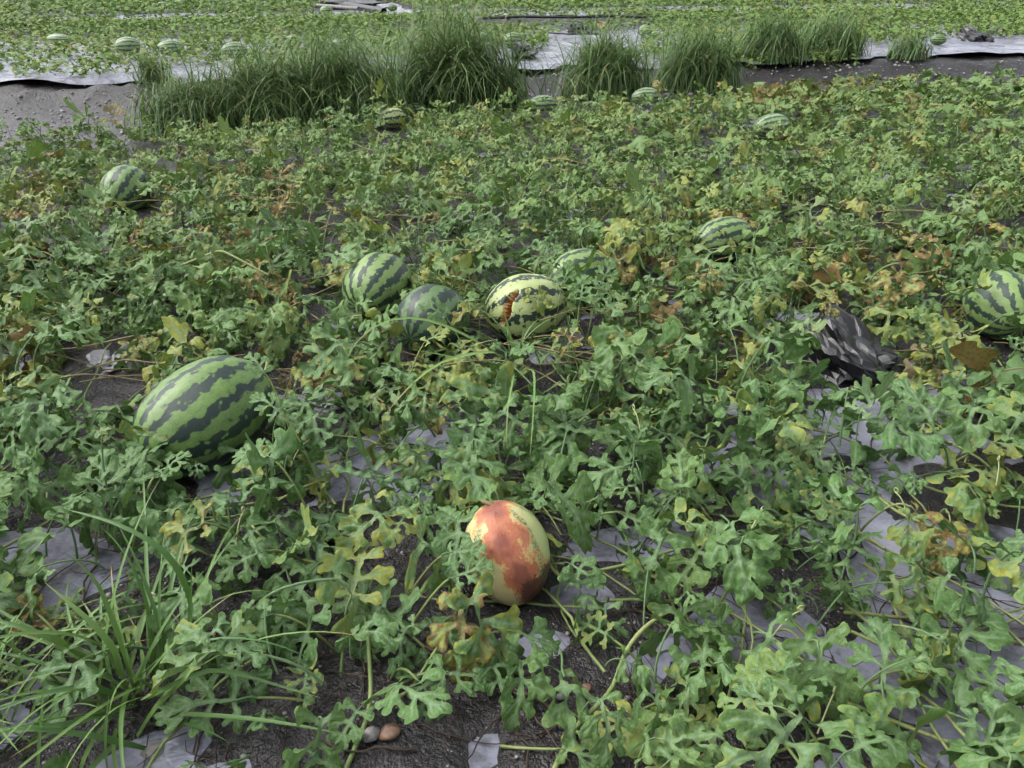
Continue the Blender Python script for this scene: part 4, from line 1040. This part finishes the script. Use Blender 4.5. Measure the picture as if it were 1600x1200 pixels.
pts = [at(a, b, .16) for a, b in [(755, 29), (820, 26), (900, 27), (960, 25), (1040, 27)]]; o = tube('drip_hose', smooth_path(pts, 30)-pts[0], .022, .022, M['black'], 6, None, pts[0]); tag(o, 'long thin black hose along the far strip of film', 'hose')
pts = [at(a, b, .16) for a, b in [(845, 50), (890, 53), (935, 53)]]; o = tube('drip_hose', smooth_path(pts, 30)-pts[0], .014, .014, M['black'], 6, None, pts[0]); tag(o, 'short black hose lying on film of the second bed', 'hose')
crumple('plastic_scrap', 942, 53, 16, 50, 6, 'small orange plastic scrap at the end of the short hose', 17, 'orange', 'plastic scrap', 8)

# single fallen dry leaves
def fallen(px, py, z, sc, az, label, age=1.05, me=None, tilt=.3):
    p = at(px, py, z); o = bpy.data.objects.new('dry_leaf', me or WILT[1]); o.location = p; o.rotation_euler = (tilt, .3, az); o.scale = (sc, sc, sc); o.color = (age, .6, .25, .5)
    link(o); tag(o, label, 'dry leaf', 'fallen dry leaves')
fallen(690, 985, .02, .75, -1.3, 'curled pale brown dry leaf just below the rotten melon')
fallen(720, 1050, .0, .8, .3, 'limp brown leaf flat on the mud below the rotten melon', 1.0, FLAT[2], 0)
fallen(175, 198, .12, 1.1, .4, 'orange brown dry leaf at the bed edge by the bare furrow', 1.05, FLAT[4], .9)
fallen(1470, 590, .02, .9, 2, 'rusty withered leaf on film right of the black plastic')
fallen(1500, 570, .03, .8, 1, 'rusty crumpled leaf beside film, below the right edge melon')

# ------------------------------------------------------------------ the far beds
def far_bed(v0, v1, dens, u0, u1, label, seed, bare=None, scale=1.0):
    r_ = np.random.default_rng(seed); n = int(dens*(v1-v0)*(u1-u0)); u = r_.uniform(u0, u1, n); v = r_.uniform(v0, v1, n)
    x, y = u*CA-v*SA, u*SA+v*CA
    px, py, dep = proj(np.stack([x, y, np.full(n, .15)], -1))
    keep = r_.random(n) < np.clip(.78+.9*fbm(x*.8, y*.8, seed, 3), .12, 1)
    ed = v0 + .40*fbm(u*.9, u*0, seed+3, 3); keep &= v > ed
    if bare is not None: keep &= ~bare(px, py, u, v)
    keep &= np.abs(x) < .80*y+2.5
    x, y, v = x[keep], y[keep], v[keep]; m = len(x)
    z = base_z(x, y) + r_.uniform(.03, .20, m)*(.7+.5*fbm(x*.9, y*.9, seed+5, 2))
    ag = np.clip(age_field(x*.8+30, y*.8)*.62 + r_.random(m)**4*.42-.12, 0, 1); to = np.clip(.80+.3*fbm(x, y, 13, 2)+r_.normal(0, .2, m), 0, 1)
    items = [(a, b, c, r_.uniform(0, 6.28), r_.uniform(.6, 1.15)*scale, e_, t_, float(np.clip(.75+r_.normal(0, .2), 0, 1))) for a, b, c, e_, t_ in zip(x, y, z, ag, to)]
    o = leaf_mass('vine_foliage', items, None, np.zeros(3), SFANS); return tag(o, label, 'foliage', None, 'stuff')
def bare2(px, py, u, v):
    b = (np.abs(px-830)/80 < 1) & (np.abs(py-92)/18 < 1)
    b |= (np.abs(px-930)/75 < 1) & (np.abs(py-62)/16 < 1) & (py > 44)
    b |= (px < 225) & (v < 8.66+.22*np.sin(u*3.1)+.12*np.sin(u*9)) ; b |= (px > 1340) & (v < 9.25+.2*np.sin(u*2.3))
    b |= (px > 1440) & (v < 9.9+.15*np.sin(u*4)); b |= (np.abs(px-310) < 45) & (v < 9.1)
    for a, c, hw, hh, kd, lab in FAR: b |= ((px-a)/hw)**2+((py-c)/hh)**2 < .9
    b |= ((px-1520)/26)**2+((py-68)/12)**2 < 1; b |= ((px-890)/160)**2+((py-32)/7)**2 < 1
    return b
far_bed(8.25, 16.0, 400, -11, 15, 'watermelon vines covering the second bed beyond the furrow', 201, bare2, .48)
def bare3(px, py, u, v):
    b = np.zeros(len(px), bool)
    for a, c, hw, hh, kd, lab in FAR: b |= ((px-a)/hw)**2+((py-c)/hh)**2 < .9
    b |= ((px-570)/80)**2+((py-12)/9)**2 < 1; b |= ((px-890)/160)**2+((py-31)/7)**2 < 1
    return b
far_bed(15.9, 23.2, 200, -19, 23, 'watermelon vines covering the third bed near the picture top', 202, bare3, .66)
far_bed(23.2, 31.2, 26, -26, 30, 'watermelon vines of the fourth bed beyond the picture top', 203, None, 1.9)
far_bed(31.2, 45, 10, -36, 42, 'farthest watermelon vines of the field', 204, None, 3.0)
